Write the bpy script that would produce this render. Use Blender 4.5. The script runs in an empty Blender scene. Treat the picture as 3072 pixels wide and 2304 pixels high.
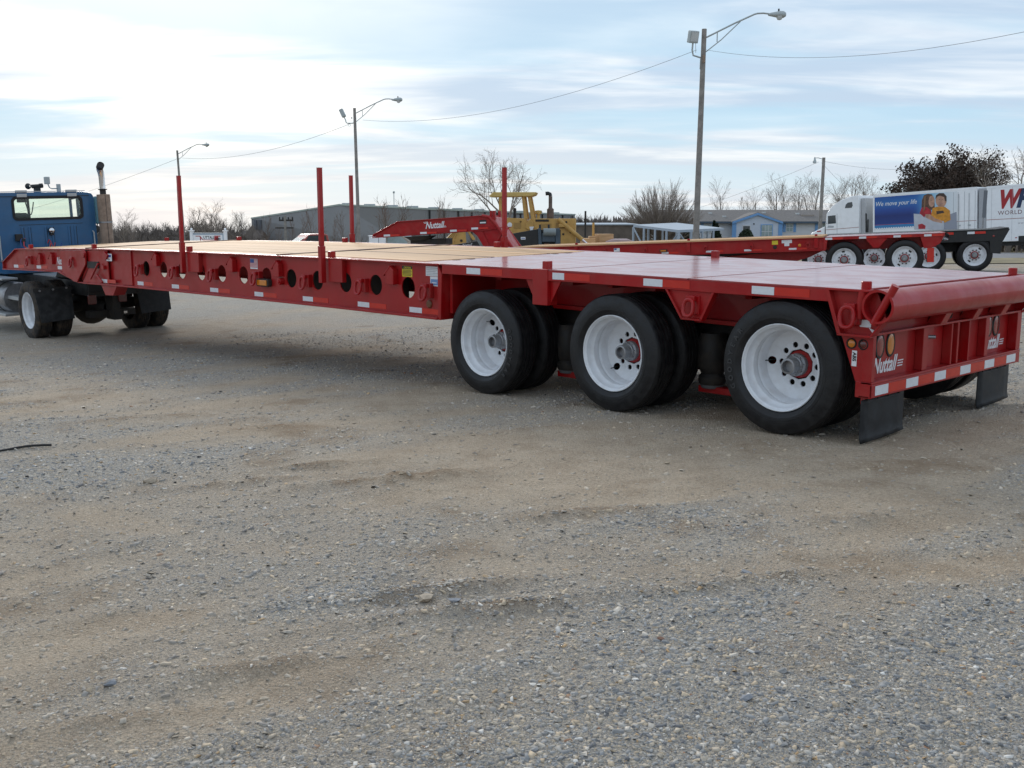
import bpy, bmesh, math, random
import numpy as np
from mathutils import Matrix, Vector

PI = math.pi
R = math.radians
random.seed(7)
rng = np.random.default_rng(11)
scene = bpy.context.scene
col = scene.collection

# ------------------------------------------------------------------ camera
CAM = np.array([3.9235, -6.3156, 1.5365]); YAW = -.8073; PITCH = .1607
cd = bpy.data.cameras.new('camera'); cam = bpy.data.objects.new('camera', cd); col.objects.link(cam)
cam.location = CAM
cam.rotation_euler = (PI/2 - PITCH, 0, -YAW)
cd.sensor_width = 36; cd.lens = 36*3115/3072; cd.clip_end = 3000; cd.clip_start = .05
scene.camera = cam
FWD = np.array([math.sin(YAW), math.cos(YAW)]); RGT = np.array([math.cos(YAW), -math.sin(YAW)])
VIEW = R(46.25)                                   # heading of the camera's right hand

# ------------------------------------------------------------------ sky, sun, exposure
scene.view_settings.view_transform = 'Standard'; scene.view_settings.look = 'None'
scene.view_settings.exposure = 0.30; scene.view_settings.gamma = 1.0
scene.view_settings.use_curve_mapping = False
SUN_EL = R(20); SUN_AZ = YAW - .30               # azimuth measured from +Y towards +X
sun_dir = Vector((math.sin(SUN_AZ)*math.cos(SUN_EL), math.cos(SUN_AZ)*math.cos(SUN_EL), math.sin(SUN_EL)))
world = bpy.data.worlds.new('World'); scene.world = world; world.use_nodes = True
wt = world.node_tree; wt.nodes.clear()
def wn(t, **kw):
    n = wt.nodes.new(t)
    for k, v in kw.items(): setattr(n, k, v)
    return n
def wl(a, b): wt.links.new(a, b)
def wmath(op, a, b=None, clamp=False):
    n = wn('ShaderNodeMath', operation=op, use_clamp=clamp)
    for i, q in enumerate((a, b)):
        if q is None: continue
        if isinstance(q, (int, float)): n.inputs[i].default_value = q
        else: wl(q, n.inputs[i])
    return n.outputs[0]
def wramp(x, lo, hi):
    n = wn('ShaderNodeMapRange', interpolation_type='SMOOTHSTEP')
    wl(x, n.inputs[0]); n.inputs[1].default_value = lo; n.inputs[2].default_value = hi
    return n.outputs[0]
def wmix(f, a, b):
    n = wn('ShaderNodeMix', data_type='RGBA')
    if isinstance(f, (int, float)): n.inputs[0].default_value = f
    else: wl(f, n.inputs[0])
    for i, q in ((6, a), (7, b)):
        if isinstance(q, tuple): n.inputs[i].default_value = (*q, 1)
        else: wl(q, n.inputs[i])
    return n.outputs[2]
sky = wn('ShaderNodeTexSky', sky_type='NISHITA', sun_disc=False)
sky.sun_elevation = SUN_EL; sky.sun_rotation = SUN_AZ
sky.air_density = 1.2; sky.dust_density = .6; sky.ozone_density = 2.0
tc = wn('ShaderNodeTexCoord'); sep = wn('ShaderNodeSeparateXYZ'); wl(tc.outputs['Generated'], sep.inputs[0])
dx, dy, dz = sep.outputs
zz = wmath('ADD', wmath('MAXIMUM', dz, 0.0), .10)
rot = -YAW                                        # turn so that cloud bands run across the line of sight
cx_ = wmath('SUBTRACT', wmath('MULTIPLY', dx, math.cos(rot)), wmath('MULTIPLY', dy, math.sin(-rot)))
ex = wmath('ADD', wmath('MULTIPLY', dx, RGT[0]), wmath('MULTIPLY', dy, RGT[1]))
ey = wmath('ADD', wmath('MULTIPLY', dx, FWD[0]), wmath('MULTIPLY', dy, FWD[1]))
px_ = wmath('DIVIDE', ex, zz); py_ = wmath('DIVIDE', ey, zz)
def wnoise(sx, sy, seed, detail, rough=.55, dist=0.0):
    cmb = wn('ShaderNodeCombineXYZ')
    wl(wmath('MULTIPLY', px_, sx), cmb.inputs[0]); wl(wmath('MULTIPLY', py_, sy), cmb.inputs[1]); cmb.inputs[2].default_value = seed
    n = wn('ShaderNodeTexNoise'); wl(cmb.outputs[0], n.inputs['Vector'])
    n.inputs['Scale'].default_value = 1.0; n.inputs['Detail'].default_value = detail
    n.inputs['Roughness'].default_value = rough; n.inputs['Distortion'].default_value = dist
    return n.outputs[0]
dot = wn('ShaderNodeVectorMath', operation='DOT_PRODUCT'); wl(tc.outputs['Generated'], dot.inputs[0]); dot.inputs[1].default_value = sun_dir
glow = wramp(dot.outputs['Value'], .925, .992)
big = wnoise(.55, .85, 3.7, 6, .5, .5)
thin = wnoise(.7, 1.7, 9.2, 6, .55, .3)
holes = wnoise(.30, .85, 21.3, 5, .55, .3)
CG = 10.4                                          # cloud radiance before the background strength of 0.1
grey = (.425*CG, .535*CG, .675*CG); white = (.86*CG, .875*CG, .89*CG)
lit = wramp(wmath('ADD', big, wmath('MULTIPLY', glow, .30)), .50, .76)
cloud = wmix(lit, grey, white)
cloud = wmix(wmath('MULTIPLY', wramp(thin, .44, .70), .70), cloud, white)
low = wramp(dz, .30, .06)                         # nearer the horizon the deck breaks into streaks
blue = (.38*CG, .575*CG, .73*CG)
gap = wmath('MULTIPLY', wmath('MULTIPLY', wramp(holes, .46, .58), low), .85)
cloud = wmix(gap, cloud, blue)
haze_c = (.76*CG, .755*CG, .735*CG)
cloud = wmix(wmath('MULTIPLY', wramp(dz, .11, .0), .38), cloud, haze_c)
full = wmix(.93, sky.outputs[0], cloud)
bg = wn('ShaderNodeBackground'); bg.inputs['Strength'].default_value = .10
wl(full, bg.inputs[0]); wo = wn('ShaderNodeOutputWorld'); wl(bg.outputs[0], wo.inputs[0])

sd = bpy.data.lights.new('sun', 'SUN'); sd.energy = 1.4; sd.angle = R(13); sd.color = (1, .955, .89)
so = bpy.data.objects.new('sun', sd); col.objects.link(so)
so.rotation_euler = sun_dir.to_track_quat('Z', 'Y').to_euler()

# ------------------------------------------------------------------ materials
MATS = {}
def mat(name, base, rough=.5, metal=0., coat=0., spec=.5, var=0., vscale=4., bump=0., bscale=60., dirt=None, emis=None, alpha=None, trans=0.):
    m = bpy.data.materials.new(name); m.use_nodes = True; nt = m.node_tree
    b = nt.nodes['Principled BSDF']
    b.inputs['Base Color'].default_value = (*base, 1); b.inputs['Roughness'].default_value = rough
    b.inputs['Metallic'].default_value = metal; b.inputs['Coat Weight'].default_value = coat
    b.inputs['Coat Roughness'].default_value = .06; b.inputs['Specular IOR Level'].default_value = spec
    if trans: b.inputs['Transmission Weight'].default_value = trans
    t = nt.nodes.new('ShaderNodeTexCoord')
    def noise(scale, det=4, stretch=None):
        n = nt.nodes.new('ShaderNodeTexNoise'); n.inputs['Scale'].default_value = scale; n.inputs['Detail'].default_value = det
        if stretch:
            mp = nt.nodes.new('ShaderNodeMapping'); mp.inputs['Scale'].default_value = stretch
            nt.links.new(t.outputs['Object'], mp.inputs[0]); nt.links.new(mp.outputs[0], n.inputs[0])
        else: nt.links.new(t.outputs['Object'], n.inputs['Vector'])
        return n.outputs[0]
    src = None
    if var:
        r = nt.nodes.new('ShaderNodeMapRange'); nt.links.new(noise(vscale), r.inputs[0])
        r.inputs[1].default_value = .3; r.inputs[2].default_value = .7; r.inputs[3].default_value = 1-var; r.inputs[4].default_value = 1+var
        mx = nt.nodes.new('ShaderNodeMix'); mx.data_type = 'RGBA'; mx.blend_type = 'MULTIPLY'; mx.inputs[0].default_value = 1
        mx.inputs[6].default_value = (*base, 1); nt.links.new(r.outputs[0], mx.inputs[7]); src = mx.outputs[2]
    if dirt:
        dc, amount = dirt
        r = nt.nodes.new('ShaderNodeMapRange'); nt.links.new(noise(vscale*1.7+1, 7), r.inputs[0])
        r.inputs[1].default_value = .42; r.inputs[2].default_value = .72; r.inputs[3].default_value = 0; r.inputs[4].default_value = amount
        mx = nt.nodes.new('ShaderNodeMix'); mx.data_type = 'RGBA'; nt.links.new(r.outputs[0], mx.inputs[0])
        if src: nt.links.new(src, mx.inputs[6])
        else: mx.inputs[6].default_value = (*base, 1)
        mx.inputs[7].default_value = (*dc, 1); src = mx.outputs[2]
        rr = nt.nodes.new('ShaderNodeMapRange'); nt.links.new(r.outputs[0], rr.inputs[0])
        rr.inputs[2].default_value = max(amount, .01); rr.inputs[3].default_value = rough; rr.inputs[4].default_value = min(1, rough+.3)
        nt.links.new(rr.outputs[0], b.inputs['Roughness'])
    if src: nt.links.new(src, b.inputs['Base Color'])
    if bump:
        bn = nt.nodes.new('ShaderNodeBump'); bn.inputs['Strength'].default_value = bump; bn.inputs['Distance'].default_value = .01
        nt.links.new(noise(bscale, 3), bn.inputs['Height']); nt.links.new(bn.outputs[0], b.inputs['Normal'])
        if coat: nt.links.new(bn.outputs[0], b.inputs['Coat Normal'])
    MATS[name] = m
    return m
DUST = (.30, .25, .19)
RED = mat('red_paint', (.345, .004, .006), .38, coat=.36, spec=.25, var=.10, vscale=2.5, bump=.05, bscale=18, dirt=(DUST, .09))
REDDECK = mat('red_deck_paint', (.33, .018, .020), .28, coat=.62, var=.06, vscale=1.5, bump=.004, bscale=6, dirt=((.30, .24, .21), .16))
REDDECK.node_tree.nodes['Principled BSDF'].inputs['Coat Roughness'].default_value = .14
REDTAPE = mat('red_reflective_tape', (.56, .022, .010), .25, var=.06, vscale=14)
WHITETAPE = mat('white_reflective_tape', (.72, .74, .77), .3, var=.05, vscale=30, bump=.15, bscale=140)
WHITE = mat('white_paint', (.90, .91, .92), .35, coat=.3, var=.03, vscale=2, dirt=(DUST, .08))
WHEELW = mat('white_wheel_paint', (.78, .80, .83), .35, coat=.35, var=.04, vscale=6, dirt=((.34, .28, .22), .26))
RUBBER = mat('tyre_rubber', (.0085, .0085, .010), .44, spec=.40, var=.2, vscale=9, bump=.25, bscale=70, dirt=((.06, .055, .048), .26))
RUBBERB = mat('brown_dusty_rubber', (.020, .018, .017), .8, var=.2, vscale=6, bump=.2, bscale=60, dirt=((.11, .08, .055), .8))
FLAP = mat('black_rubber_sheet', (.013, .014, .016), .5, spec=.35, var=.15, vscale=5, bump=.1, bscale=20, dirt=((.12, .12, .12), .30))
BLACK = mat('black_steel', (.012, .013, .014), .5, var=.2, vscale=4, dirt=((.08, .07, .06), .3))
GREASE = mat('dark_running_gear', (.015, .013, .012), .6, var=.3, vscale=6, dirt=((.09, .07, .05), .4))
STEEL = mat('grey_cast_steel', (.30, .30, .31), .42, metal=.8, var=.2, vscale=20, bump=.2, bscale=60)
CHROME = mat('chrome', (.75, .76, .78), .12, metal=1.0, var=.05, vscale=10)
ALU = mat('grey_aluminium', (.45, .47, .48), .45, metal=.6, var=.08, vscale=6)
AMBER = mat('amber_lens', (.62, .20, .012), .18, coat=.6, var=.06, vscale=60)
REDLENS = mat('red_lens', (.26, .022, .018), .18, coat=.6, var=.06, vscale=60)
DARKLENS = mat('dark_red_lens', (.10, .012, .010), .2, coat=.6, var=.1, vscale=60)
BLACKINK = mat('black_ink', (.012, .012, .014), .5, var=.05)
BLUEINK = mat('blue_ink', (.02, .07, .28), .5, var=.1)
GREYINK = mat('grey_print', (.42, .44, .46), .5, var=.1, vscale=40)
YELLOWST = mat('yellow_sticker', (.72, .56, .03), .4, var=.05)
STICKER = mat('white_sticker', (.74, .75, .77), .4, var=.04, vscale=40)
BLUEPAINT = mat('blue_cab_paint', (.015, .105, .24), .40, coat=.25, var=.12, vscale=3, bump=.05, bscale=12, dirt=((.10, .13, .17), .25))
TANSHIELD = mat('tan_heat_shield', (.30, .22, .165), .55, metal=.2, var=.18, vscale=9, dirt=((.20, .14, .10), .5))
YELLOW = mat('loader_yellow', (.55, .32, .085), .5, var=.14, vscale=3, dirt=((.20, .14, .07), .35))
CREAM = mat('canopy_yellow', (.60, .42, .13), .5, var=.1, vscale=3, dirt=((.25, .2, .12), .3))
SLATE = mat('slate_blue_steel', (.055, .080, .105), .5, var=.15, vscale=5)
POLEWOOD = mat('weathered_pole_wood', (.26, .24, .22), .9, var=.22, vscale=5, bump=.5, bscale=24)
LAMPGREY = mat('lamp_grey', (.42, .46, .46), .5, metal=.3, var=.06)
LENSGREY = mat('lamp_lens', (.55, .58, .58), .15, coat=.5, var=.05)
CABLE = mat('cable', (.20, .21, .22), .6, var=.1)
def glass(name, tint=(.8, .86, .84), rough=.0, alpha=.25):
    m = bpy.data.materials.new(name); m.use_nodes = True; nt = m.node_tree; nt.nodes.clear()
    o = nt.nodes.new('ShaderNodeOutputMaterial'); t = nt.nodes.new('ShaderNodeBsdfTransparent'); t.inputs[0].default_value = (*tint, 1)
    g = nt.nodes.new('ShaderNodeBsdfGlossy'); g.inputs['Roughness'].default_value = .03
    f = nt.nodes.new('ShaderNodeFresnel'); f.inputs[0].default_value = 1.5
    mx = nt.nodes.new('ShaderNodeMixShader'); nt.links.new(f.outputs[0], mx.inputs[0]); nt.links.new(t.outputs[0], mx.inputs[1]); nt.links.new(g.outputs[0], mx.inputs[2])
    nt.links.new(mx.outputs[0], o.inputs[0]); return m
GLASS = glass('cab_glass', (.93, .98, .94))
DARKGLASS = mat('dark_window_glass', (.03, .04, .045), .06, coat=.5, var=.1)
PALEGLASS = mat('reflecting_window_glass', (.30, .38, .38), .06, coat=.6, var=.2, vscale=3)

def wood_mat(name, base, dark, seedv):
    m = bpy.data.materials.new(name); m.use_nodes = True; nt = m.node_tree; b = nt.nodes['Principled BSDF']
    b.inputs['Roughness'].default_value = .72; b.inputs['Specular IOR Level'].default_value = .3
    t = nt.nodes.new('ShaderNodeTexCoord'); mp = nt.nodes.new('ShaderNodeMapping'); mp.inputs['Scale'].default_value = (.8, 14, 6); mp.inputs['Location'].default_value = (seedv, seedv*3, 0)
    nt.links.new(t.outputs['Object'], mp.inputs[0])
    n = nt.nodes.new('ShaderNodeTexNoise'); n.inputs['Scale'].default_value = 2.2; n.inputs['Detail'].default_value = 7; nt.links.new(mp.outputs[0], n.inputs[0])
    oi = nt.nodes.new('ShaderNodeObjectInfo')
    r = nt.nodes.new('ShaderNodeMapRange'); r.inputs[1].default_value = .35; r.inputs[2].default_value = .75; nt.links.new(n.outputs[0], r.inputs[0])
    mx = nt.nodes.new('ShaderNodeMix'); mx.data_type = 'RGBA'; nt.links.new(r.outputs[0], mx.inputs[0]); mx.inputs[6].default_value = (*base, 1); mx.inputs[7].default_value = (*dark, 1)
    m2 = nt.nodes.new('ShaderNodeMix'); m2.data_type = 'RGBA'; m2.blend_type = 'MULTIPLY'; m2.inputs[0].default_value = 1
    r2 = nt.nodes.new('ShaderNodeMapRange'); r2.inputs[3].default_value = .84; r2.inputs[4].default_value = 1.12; nt.links.new(oi.outputs['Random'], r2.inputs[0])
    nt.links.new(mx.outputs[2], m2.inputs[6]); nt.links.new(r2.outputs[0], m2.inputs[7]); nt.links.new(m2.outputs[2], b.inputs['Base Color'])
    bn = nt.nodes.new('ShaderNodeBump'); bn.inputs['Strength'].default_value = .3; bn.inputs['Distance'].default_value = .006; nt.links.new(n.outputs[0], bn.inputs['Height']); nt.links.new(bn.outputs[0], b.inputs['Normal'])
    return m
WOOD = wood_mat('new_oak_plank', (.67, .42, .22), (.50, .29, .145), 1.3)

# ------------------------------------------------------------------ mesh builder
class MB:
    def __init__(s): s.v = []; s.f = []; s.m = []; s.k = 0
    def add(s, vs, fs):
        o = len(s.v); s.v += [tuple(map(float, q)) for q in vs]; s.f += [tuple(o+i for i in q) for q in fs]; s.m += [s.k]*len(fs); return s
    def box(s, x0, x1, y0, y1, z0, z1, nx=1):
        vs = []; fs = []
        xs = np.linspace(x0, x1, nx+1)
        for x in xs: vs += [(x, y0, z0), (x, y1, z0), (x, y1, z1), (x, y0, z1)]
        for i in range(nx):
            a = 4*i
            for j in range(4): fs.append((a+j, a+(j+1) % 4, a+4+(j+1) % 4, a+4+j))
        fs.append((3, 2, 1, 0)); a = 4*nx; fs.append((a, a+1, a+2, a+3))
        return s.add(vs, [tuple(reversed(q)) for q in fs])
    def prism(s, poly, axis, a0, a1):
        def P(p, a): return {'y': (p[0], a, p[1]), 'x': (a, p[0], p[1]), 'z': (p[0], p[1], a)}[axis]
        n = len(poly)
        vs = [P(p, a0) for p in poly]+[P(p, a1) for p in poly]
        fs = [tuple(range(n)), tuple(range(2*n-1, n-1, -1))]+[(i, n+i, n+(i+1) % n, (i+1) % n) for i in range(n)]
        return s.add(vs, fs)
    def tube(s, pts, r, n=8, caps=True, closed=False):
        pts = [Vector(p) for p in pts]; N = len(pts); rs = r if isinstance(r, (list, tuple)) else [r]*N
        vs = []; up = Vector((0, 0, 1)); prev = None
        for i, p in enumerate(pts):
            a = pts[(i-1) % N] if (i > 0 or closed) else p; b = pts[(i+1) % N] if (i < N-1 or closed) else p
            t = (b-a).normalized()
            if prev is None:
                u = t.orthogonal().normalized()
            else:
                u = (prev-t*prev.dot(t)); u = u.normalized() if u.length > 1e-6 else t.orthogonal().normalized()
            prev = u; w = t.cross(u)
            for k in range(n):
                th = 2*PI*k/n; vs.append(p+(u*math.cos(th)+w*math.sin(th))*rs[i])
        fs = []
        for i in range(N if closed else N-1):
            j = (i+1) % N
            for k in range(n): fs.append((i*n+k, i*n+(k+1) % n, j*n+(k+1) % n, j*n+k))
        if caps and not closed:
            fs.append(tuple(reversed(range(n)))); fs.append(tuple((N-1)*n+k for k in range(n)))
        return s.add(vs, fs)
    def cyl(s, p0, p1, r, n=16, r1=None): return s.tube([p0, p1], [r, r if r1 is None else r1], n)
    def lathe(s, prof, n=32, axis='y', c=(0, 0, 0), close=False):
        vs = []; fs = []
        for (r, h) in prof:
            for k in range(n):
                a = 2*PI*k/n; u, w = r*math.cos(a), r*math.sin(a)
                vs.append({'y': (c[0]+u, c[1]+h, c[2]+w), 'z': (c[0]+u, c[1]+w, c[2]+h), 'x': (c[0]+h, c[1]+u, c[2]+w)}[axis])
        m = len(prof)
        for i in range(m if close else m-1):
            j = (i+1) % m
            for k in range(n): fs.append((i*n+k, j*n+k, j*n+(k+1) % n, i*n+(k+1) % n))
        return s.add(vs, fs)
    def holed(s, poly, c, r, n, axis, a0, a1):
        """a convex cell of plate, outline poly, with a round hole, between a0 and a1"""
        angs = sorted(set([round(2*PI*k/n-PI, 5) for k in range(n)]+[round(math.atan2(p[1]-c[1], p[0]-c[0]), 5) for p in poly]))
        out = []
        for a in angs:
            d = (math.cos(a), math.sin(a)); best = None
            for i in range(len(poly)):
                p, q = poly[i], poly[(i+1) % len(poly)]; e = (q[0]-p[0], q[1]-p[1]); den = d[0]*e[1]-d[1]*e[0]
                if abs(den) < 1e-12: continue
                t = ((p[0]-c[0])*e[1]-(p[1]-c[1])*e[0])/den; u = ((p[0]-c[0])*d[1]-(p[1]-c[1])*d[0])/den
                if t > 0 and -1e-4 <= u <= 1.0001 and (best is None or t < best): best = t
            out.append((c[0]+d[0]*best, c[1]+d[1]*best))
        inn = [(c[0]+r*math.cos(a), c[1]+r*math.sin(a)) for a in angs]; m = len(angs)
        def P(p, a): return {'y': (p[0], a, p[1]), 'x': (a, p[0], p[1]), 'z': (p[0], p[1], a)}[axis]
        vs = [P(p, a0) for p in out]+[P(p, a0) for p in inn]+[P(p, a1) for p in out]+[P(p, a1) for p in inn]; fs = []
        for i in range(m):
            j = (i+1) % m
            fs += [(i, m+i, m+j, j), (2*m+i, 2*m+j, 3*m+j, 3*m+i), (m+i, 3*m+i, 3*m+j, m+j)]
        return s.add(vs, fs)
    def build(s, name, mats, parent=None, warp=None, smooth=False, bevel=0., seg=2, mx=None, offset=None):
        me = bpy.data.meshes.new(name)
        vs = s.v
        if mx is not None: vs = [tuple(mx @ Vector(q)) for q in vs]
        if warp: vs = [warp(*q) for q in vs]
        me.from_pydata(vs, [], s.f)
        if not isinstance(mats, (list, tuple)): mats = [mats]
        for q in mats: me.materials.append(q)
        if len(mats) > 1: me.polygons.foreach_set('material_index', s.m)
        bm = bmesh.new(); bm.from_mesh(me); bmesh.ops.recalc_face_normals(bm, faces=bm.faces); bm.to_mesh(me); bm.free()
        if smooth:
            me.polygons.foreach_set('use_smooth', [True]*len(me.polygons))
            try: me.set_sharp_from_angle(angle=R(smooth if smooth is not True else 35))
            except Exception: pass
        o = bpy.data.objects.new(name, me); col.objects.link(o)
        if parent is not None: o.parent = parent
        if bevel:
            b = o.modifiers.new('edge', 'BEVEL'); b.width = bevel; b.segments = seg; b.limit_method = 'ANGLE'; b.angle_limit = R(40)
        return o

def tag(o, label=None, cat=None, group=None, kind=None):
    if label: o['label'] = label
    if cat: o['category'] = cat
    if group: o['group'] = group
    if kind: o['kind'] = kind
    return o
def thing(name, label, cat, loc=(0, 0, 0), rot=(0, 0, 0), group=None):
    o = bpy.data.objects.new(name, None); col.objects.link(o); o.location = loc; o.rotation_euler = rot
    o.empty_display_size = .3
    return tag(o, label, cat, group)
KIDS = {}
def copy_tree(o, parent=None):
    c = o.copy(); col.objects.link(c)
    if parent is not None: c.parent = parent
    for ch in list(o.children): copy_tree(ch, c)
    return c
def part(o, name=None, mesh=None, loc=(0, 0, 0), rot=(0, 0, 0), parent=None, label=None):
    """another piece that shares a mesh"""
    c = bpy.data.objects.new(name, mesh); col.objects.link(c); c.parent = parent; c.location = loc; c.rotation_euler = rot
    if label: c['label'] = label
    return c
def text(name, s, size, m, parent, loc, rot, shear=0., width=1., bold=0., warp=None, depth=.001, align='LEFT', space=1.):
    cu = bpy.data.curves.new(name, 'FONT'); cu.body = s; cu.size = size; cu.shear = shear; cu.offset = bold; cu.extrude = depth
    cu.align_x = align; cu.space_character = space; cu.resolution_u = 3
    t = bpy.data.objects.new(name, cu); col.objects.link(t); bpy.context.view_layer.update()
    me = bpy.data.meshes.new_from_object(t.evaluated_get(bpy.context.evaluated_depsgraph_get()))
    bpy.data.objects.remove(t); bpy.data.curves.remove(cu)
    mxx = Matrix.Translation(loc) @ Matrix.Rotation(rot[2], 4, 'Z') @ Matrix.Rotation(rot[1], 4, 'Y') @ Matrix.Rotation(rot[0], 4, 'X') @ Matrix.Diagonal((width, 1, 1, 1))
    me.transform(mxx)
    if warp:
        for v in me.vertices: v.co = warp(*v.co)
    me.name = name; me.materials.clear(); me.materials.append(m)
    o = bpy.data.objects.new(name, me); col.objects.link(o)
    if parent is not None: o.parent = parent
    return o

# ------------------------------------------------------------------ the lie of the land
_cp = np.array([(0, 0, 0), (-1.55, 0, -.046), (-3.1, 0, -.093), (0, 2.6, .0), (3, -4, .09), (2, -6, .05), (-3, -5, -.11), (-7, 0, -.235), (-7, 3, -.22),
                (-14.3, -.15, -.53), (-14.6, 2.4, -.475), (-22, 1, -.72), (-9.35, 26, -.14), (-11.2, 22.2, -.08), (-19, 19, -.42), (-27, 24, -.75),
                (-28, 57, -.78), (-18, 55, -.55), (-48, 74, -2.0), (-34, 45, -1.0), (-48, 24, -1.35), (-60, 22, -1.6), (-16, -10, -.55), (10, 10, .1), (8, -16, .15),
                (-100, 90, -3.4), (-140, 40, -3.8), (-60, 130, -3.4), (-30, 160, -3.0), (-300, 60, -7), (-220, 260, -8), (-40, 320, -6), (60, 200, -3),
                (120, 0, 1.0), (0, -150, 1.0), (-150, -100, -2.5), (300, 300, -4), (-400, -300, -6), (500, -200, 0), (0, 700, -12), (-700, 0, -14), (-500, 500, -14), (0, -700, 0), (700, 100, 0), (-200, -700, -2), (500, 600, -8)], float)
def _k(d): return np.sqrt(d*d+36.0)
_A = _k(np.hypot(_cp[:, None, 0]-_cp[None, :, 0], _cp[:, None, 1]-_cp[None, :, 1]))
_P = np.c_[np.ones(len(_cp)), _cp[:, :2]]
_M = np.block([[_A, _P], [_P.T, np.zeros((3, 3))]])
_w = np.linalg.solve(_M+np.eye(len(_M))*1e-9, np.r_[_cp[:, 2], 0, 0, 0])
def G(x, y):
    x = np.asarray(x, float); y = np.asarray(y, float); sh = x.shape; x = x.ravel(); y = y.ravel()
    z = _w[-3]+_w[-2]*x+_w[-1]*y
    for i, c in enumerate(_cp): z = z+_w[i]*_k(np.hypot(x-c[0], y-c[1]))
    return z.reshape(sh) if sh else float(z[0])
def vnoise(x, y, seed):
    xi = np.floor(x).astype(np.int64); yi = np.floor(y).astype(np.int64); fx = x-xi; fy = y-yi
    fx = fx*fx*(3-2*fx); fy = fy*fy*(3-2*fy)
    def h(a, b):
        n = (a*374761393+b*668265263+seed*982451653) & 0xffffffff
        n = ((n ^ (n >> 13))*1274126177) & 0xffffffff
        return ((n ^ (n >> 16)) & 0xffff)/65535.
    return (h(xi, yi)*(1-fx)+h(xi+1, yi)*fx)*(1-fy)+(h(xi, yi+1)*(1-fx)+h(xi+1, yi+1)*fx)*fy
def fbm(x, y, seed, o=4):
    s = 0; a = 1; t = 0
    for i in range(o): s = s+a*vnoise(x*2**i, y*2**i, seed+i*17); t += a; a *= .5
    return s/t
def cam_uv(x, y):
    return (x-CAM[0])*RGT[0]+(y-CAM[1])*RGT[1], (x-CAM[0])*FWD[0]+(y-CAM[1])*FWD[1]
TRK = [(4.95, .72, -.06), (6.15, .78, -.05), (3.55, .62, .02), (8.6, .30, -.03), (9.7, .22, .0), (4.35, -.25, .10)]
def tracks(a, d):
    """packed wheel tracks: (how packed, height)"""
    p = 0; h = 0
    for (d0, k, c) in TRK:
        e = (d-(d0+k*a+c*a*a))/math.sqrt(1+k*k); w = .5+.5*vnoise(a*.9+d0*3, d*.9, 12)
        p = np.maximum(p, np.exp(-(e/.17)**4)*w); h = h-.008*np.exp(-(e/.15)**4)*w+.007*(np.exp(-((e-.23)/.06)**2)+np.exp(-((e+.23)/.06)**2))*w
    return p, h
def gravelness(x, y):
    """1 where loose grey gravel lies, 0 on packed tan dirt; worn into streaks by the wheels"""
    a, d = cam_uv(x, y)
    u = (a*.80+d*.60); v = (-a*.60+d*.80)
    n = fbm(u*.22+3.1, v*.62+1.7, 5, 4)*.62+fbm(u*1.1, v*2.2, 40, 3)*.38
    g = np.clip((n-.36)/.24, 0, 1)
    def blob(ca, cd, ra, rd): return np.exp(-((a-ca)/ra)**2-((d-cd)/rd)**2)
    g = g+.14-.42*tracks(a, d)[0]
    g = g-.75*blob(.9, 6.3, 1.5, .9)-.5*blob(2.2, 5.2, .9, 1.2)-.55*blob(-2.2, 9.2, 3.5, 1.3)-.35*blob(2.6, 7.0, 2.0, .6)
    g = g+.45*blob(-1.2, 5.2, 1.1, 1.0)+.55*blob(.5, 3.0, 1.0, .9)+.35*blob(-.2, 3.9, .8, .35)
    return np.clip(g, 0, 1)
RIDGES = [(-.75, 6.05, .50, .11, .055), (-1.25, 6.5, .4, .08, .03), (-1.95, 7.9, .40, .13, .035), (-.35, 4.05, .40, .08, .035), (-.15, 3.82, .5, .07, .035), (1.0, 4.1, .35, .08, .035), (-.9, 3.3, .35, .06, .025), (-1.6, 6.1, .5, .08, .03), (.4, 5.2, .5, .10, .03), (1.7, 5.0, .5, .1, .02), (-3.0, 8.6, .6, .12, .03), (2.2, 6.2, .5, .1, .025), (-1.2, 2.95, .25, .05, .02), (.2, 7.6, .6, .12, .02)]
def damp(x, y):
    a, d = cam_uv(x, y); s = 0
    for (ca, cd, ra, rd, hh) in RIDGES: s = s+np.exp(-((a-ca)/(ra*.9))**2-((d-cd-.25*(a-ca))/(rd*1.2))**2)*(hh/.04)
    return np.clip(s*np.clip(3.2*(fbm(a*9, d*14, 77, 4)-.34), 0, 1.2), 0, 1)
def relief(x, y):
    a, d = cam_uv(x, y)
    near = np.exp(-(np.maximum(d-3, 0)/16)**2)
    rid = 0
    for (ca, cd, ra, rd, hh) in RIDGES: rid = rid+hh*np.exp(-((a-ca)/ra)**2-((d-cd-.25*(a-ca))/rd)**2)
    u = (a*.80+d*.60); v = (-a*.60+d*.80)
    h = (fbm(u*.9, v*2.0, 71, 4)-.5)*.026+(fbm(u*3.5, v*5, 91, 3)-.5)*.022+rid*(.15+1.5*fbm(u*9, v*12, 55, 4))+tracks(a, d)[1]
    # wheels stand on flat, packed ground
    for wx, wy in ((0, .15), (-1.55, .15), (-3.1, .15), (0, .5), (-1.55, .5), (-3.1, .5)):
        h = h*(1-np.exp(-((x-wx)/.35)**2-((y-wy)/.35)**2))
    return h*near
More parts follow.
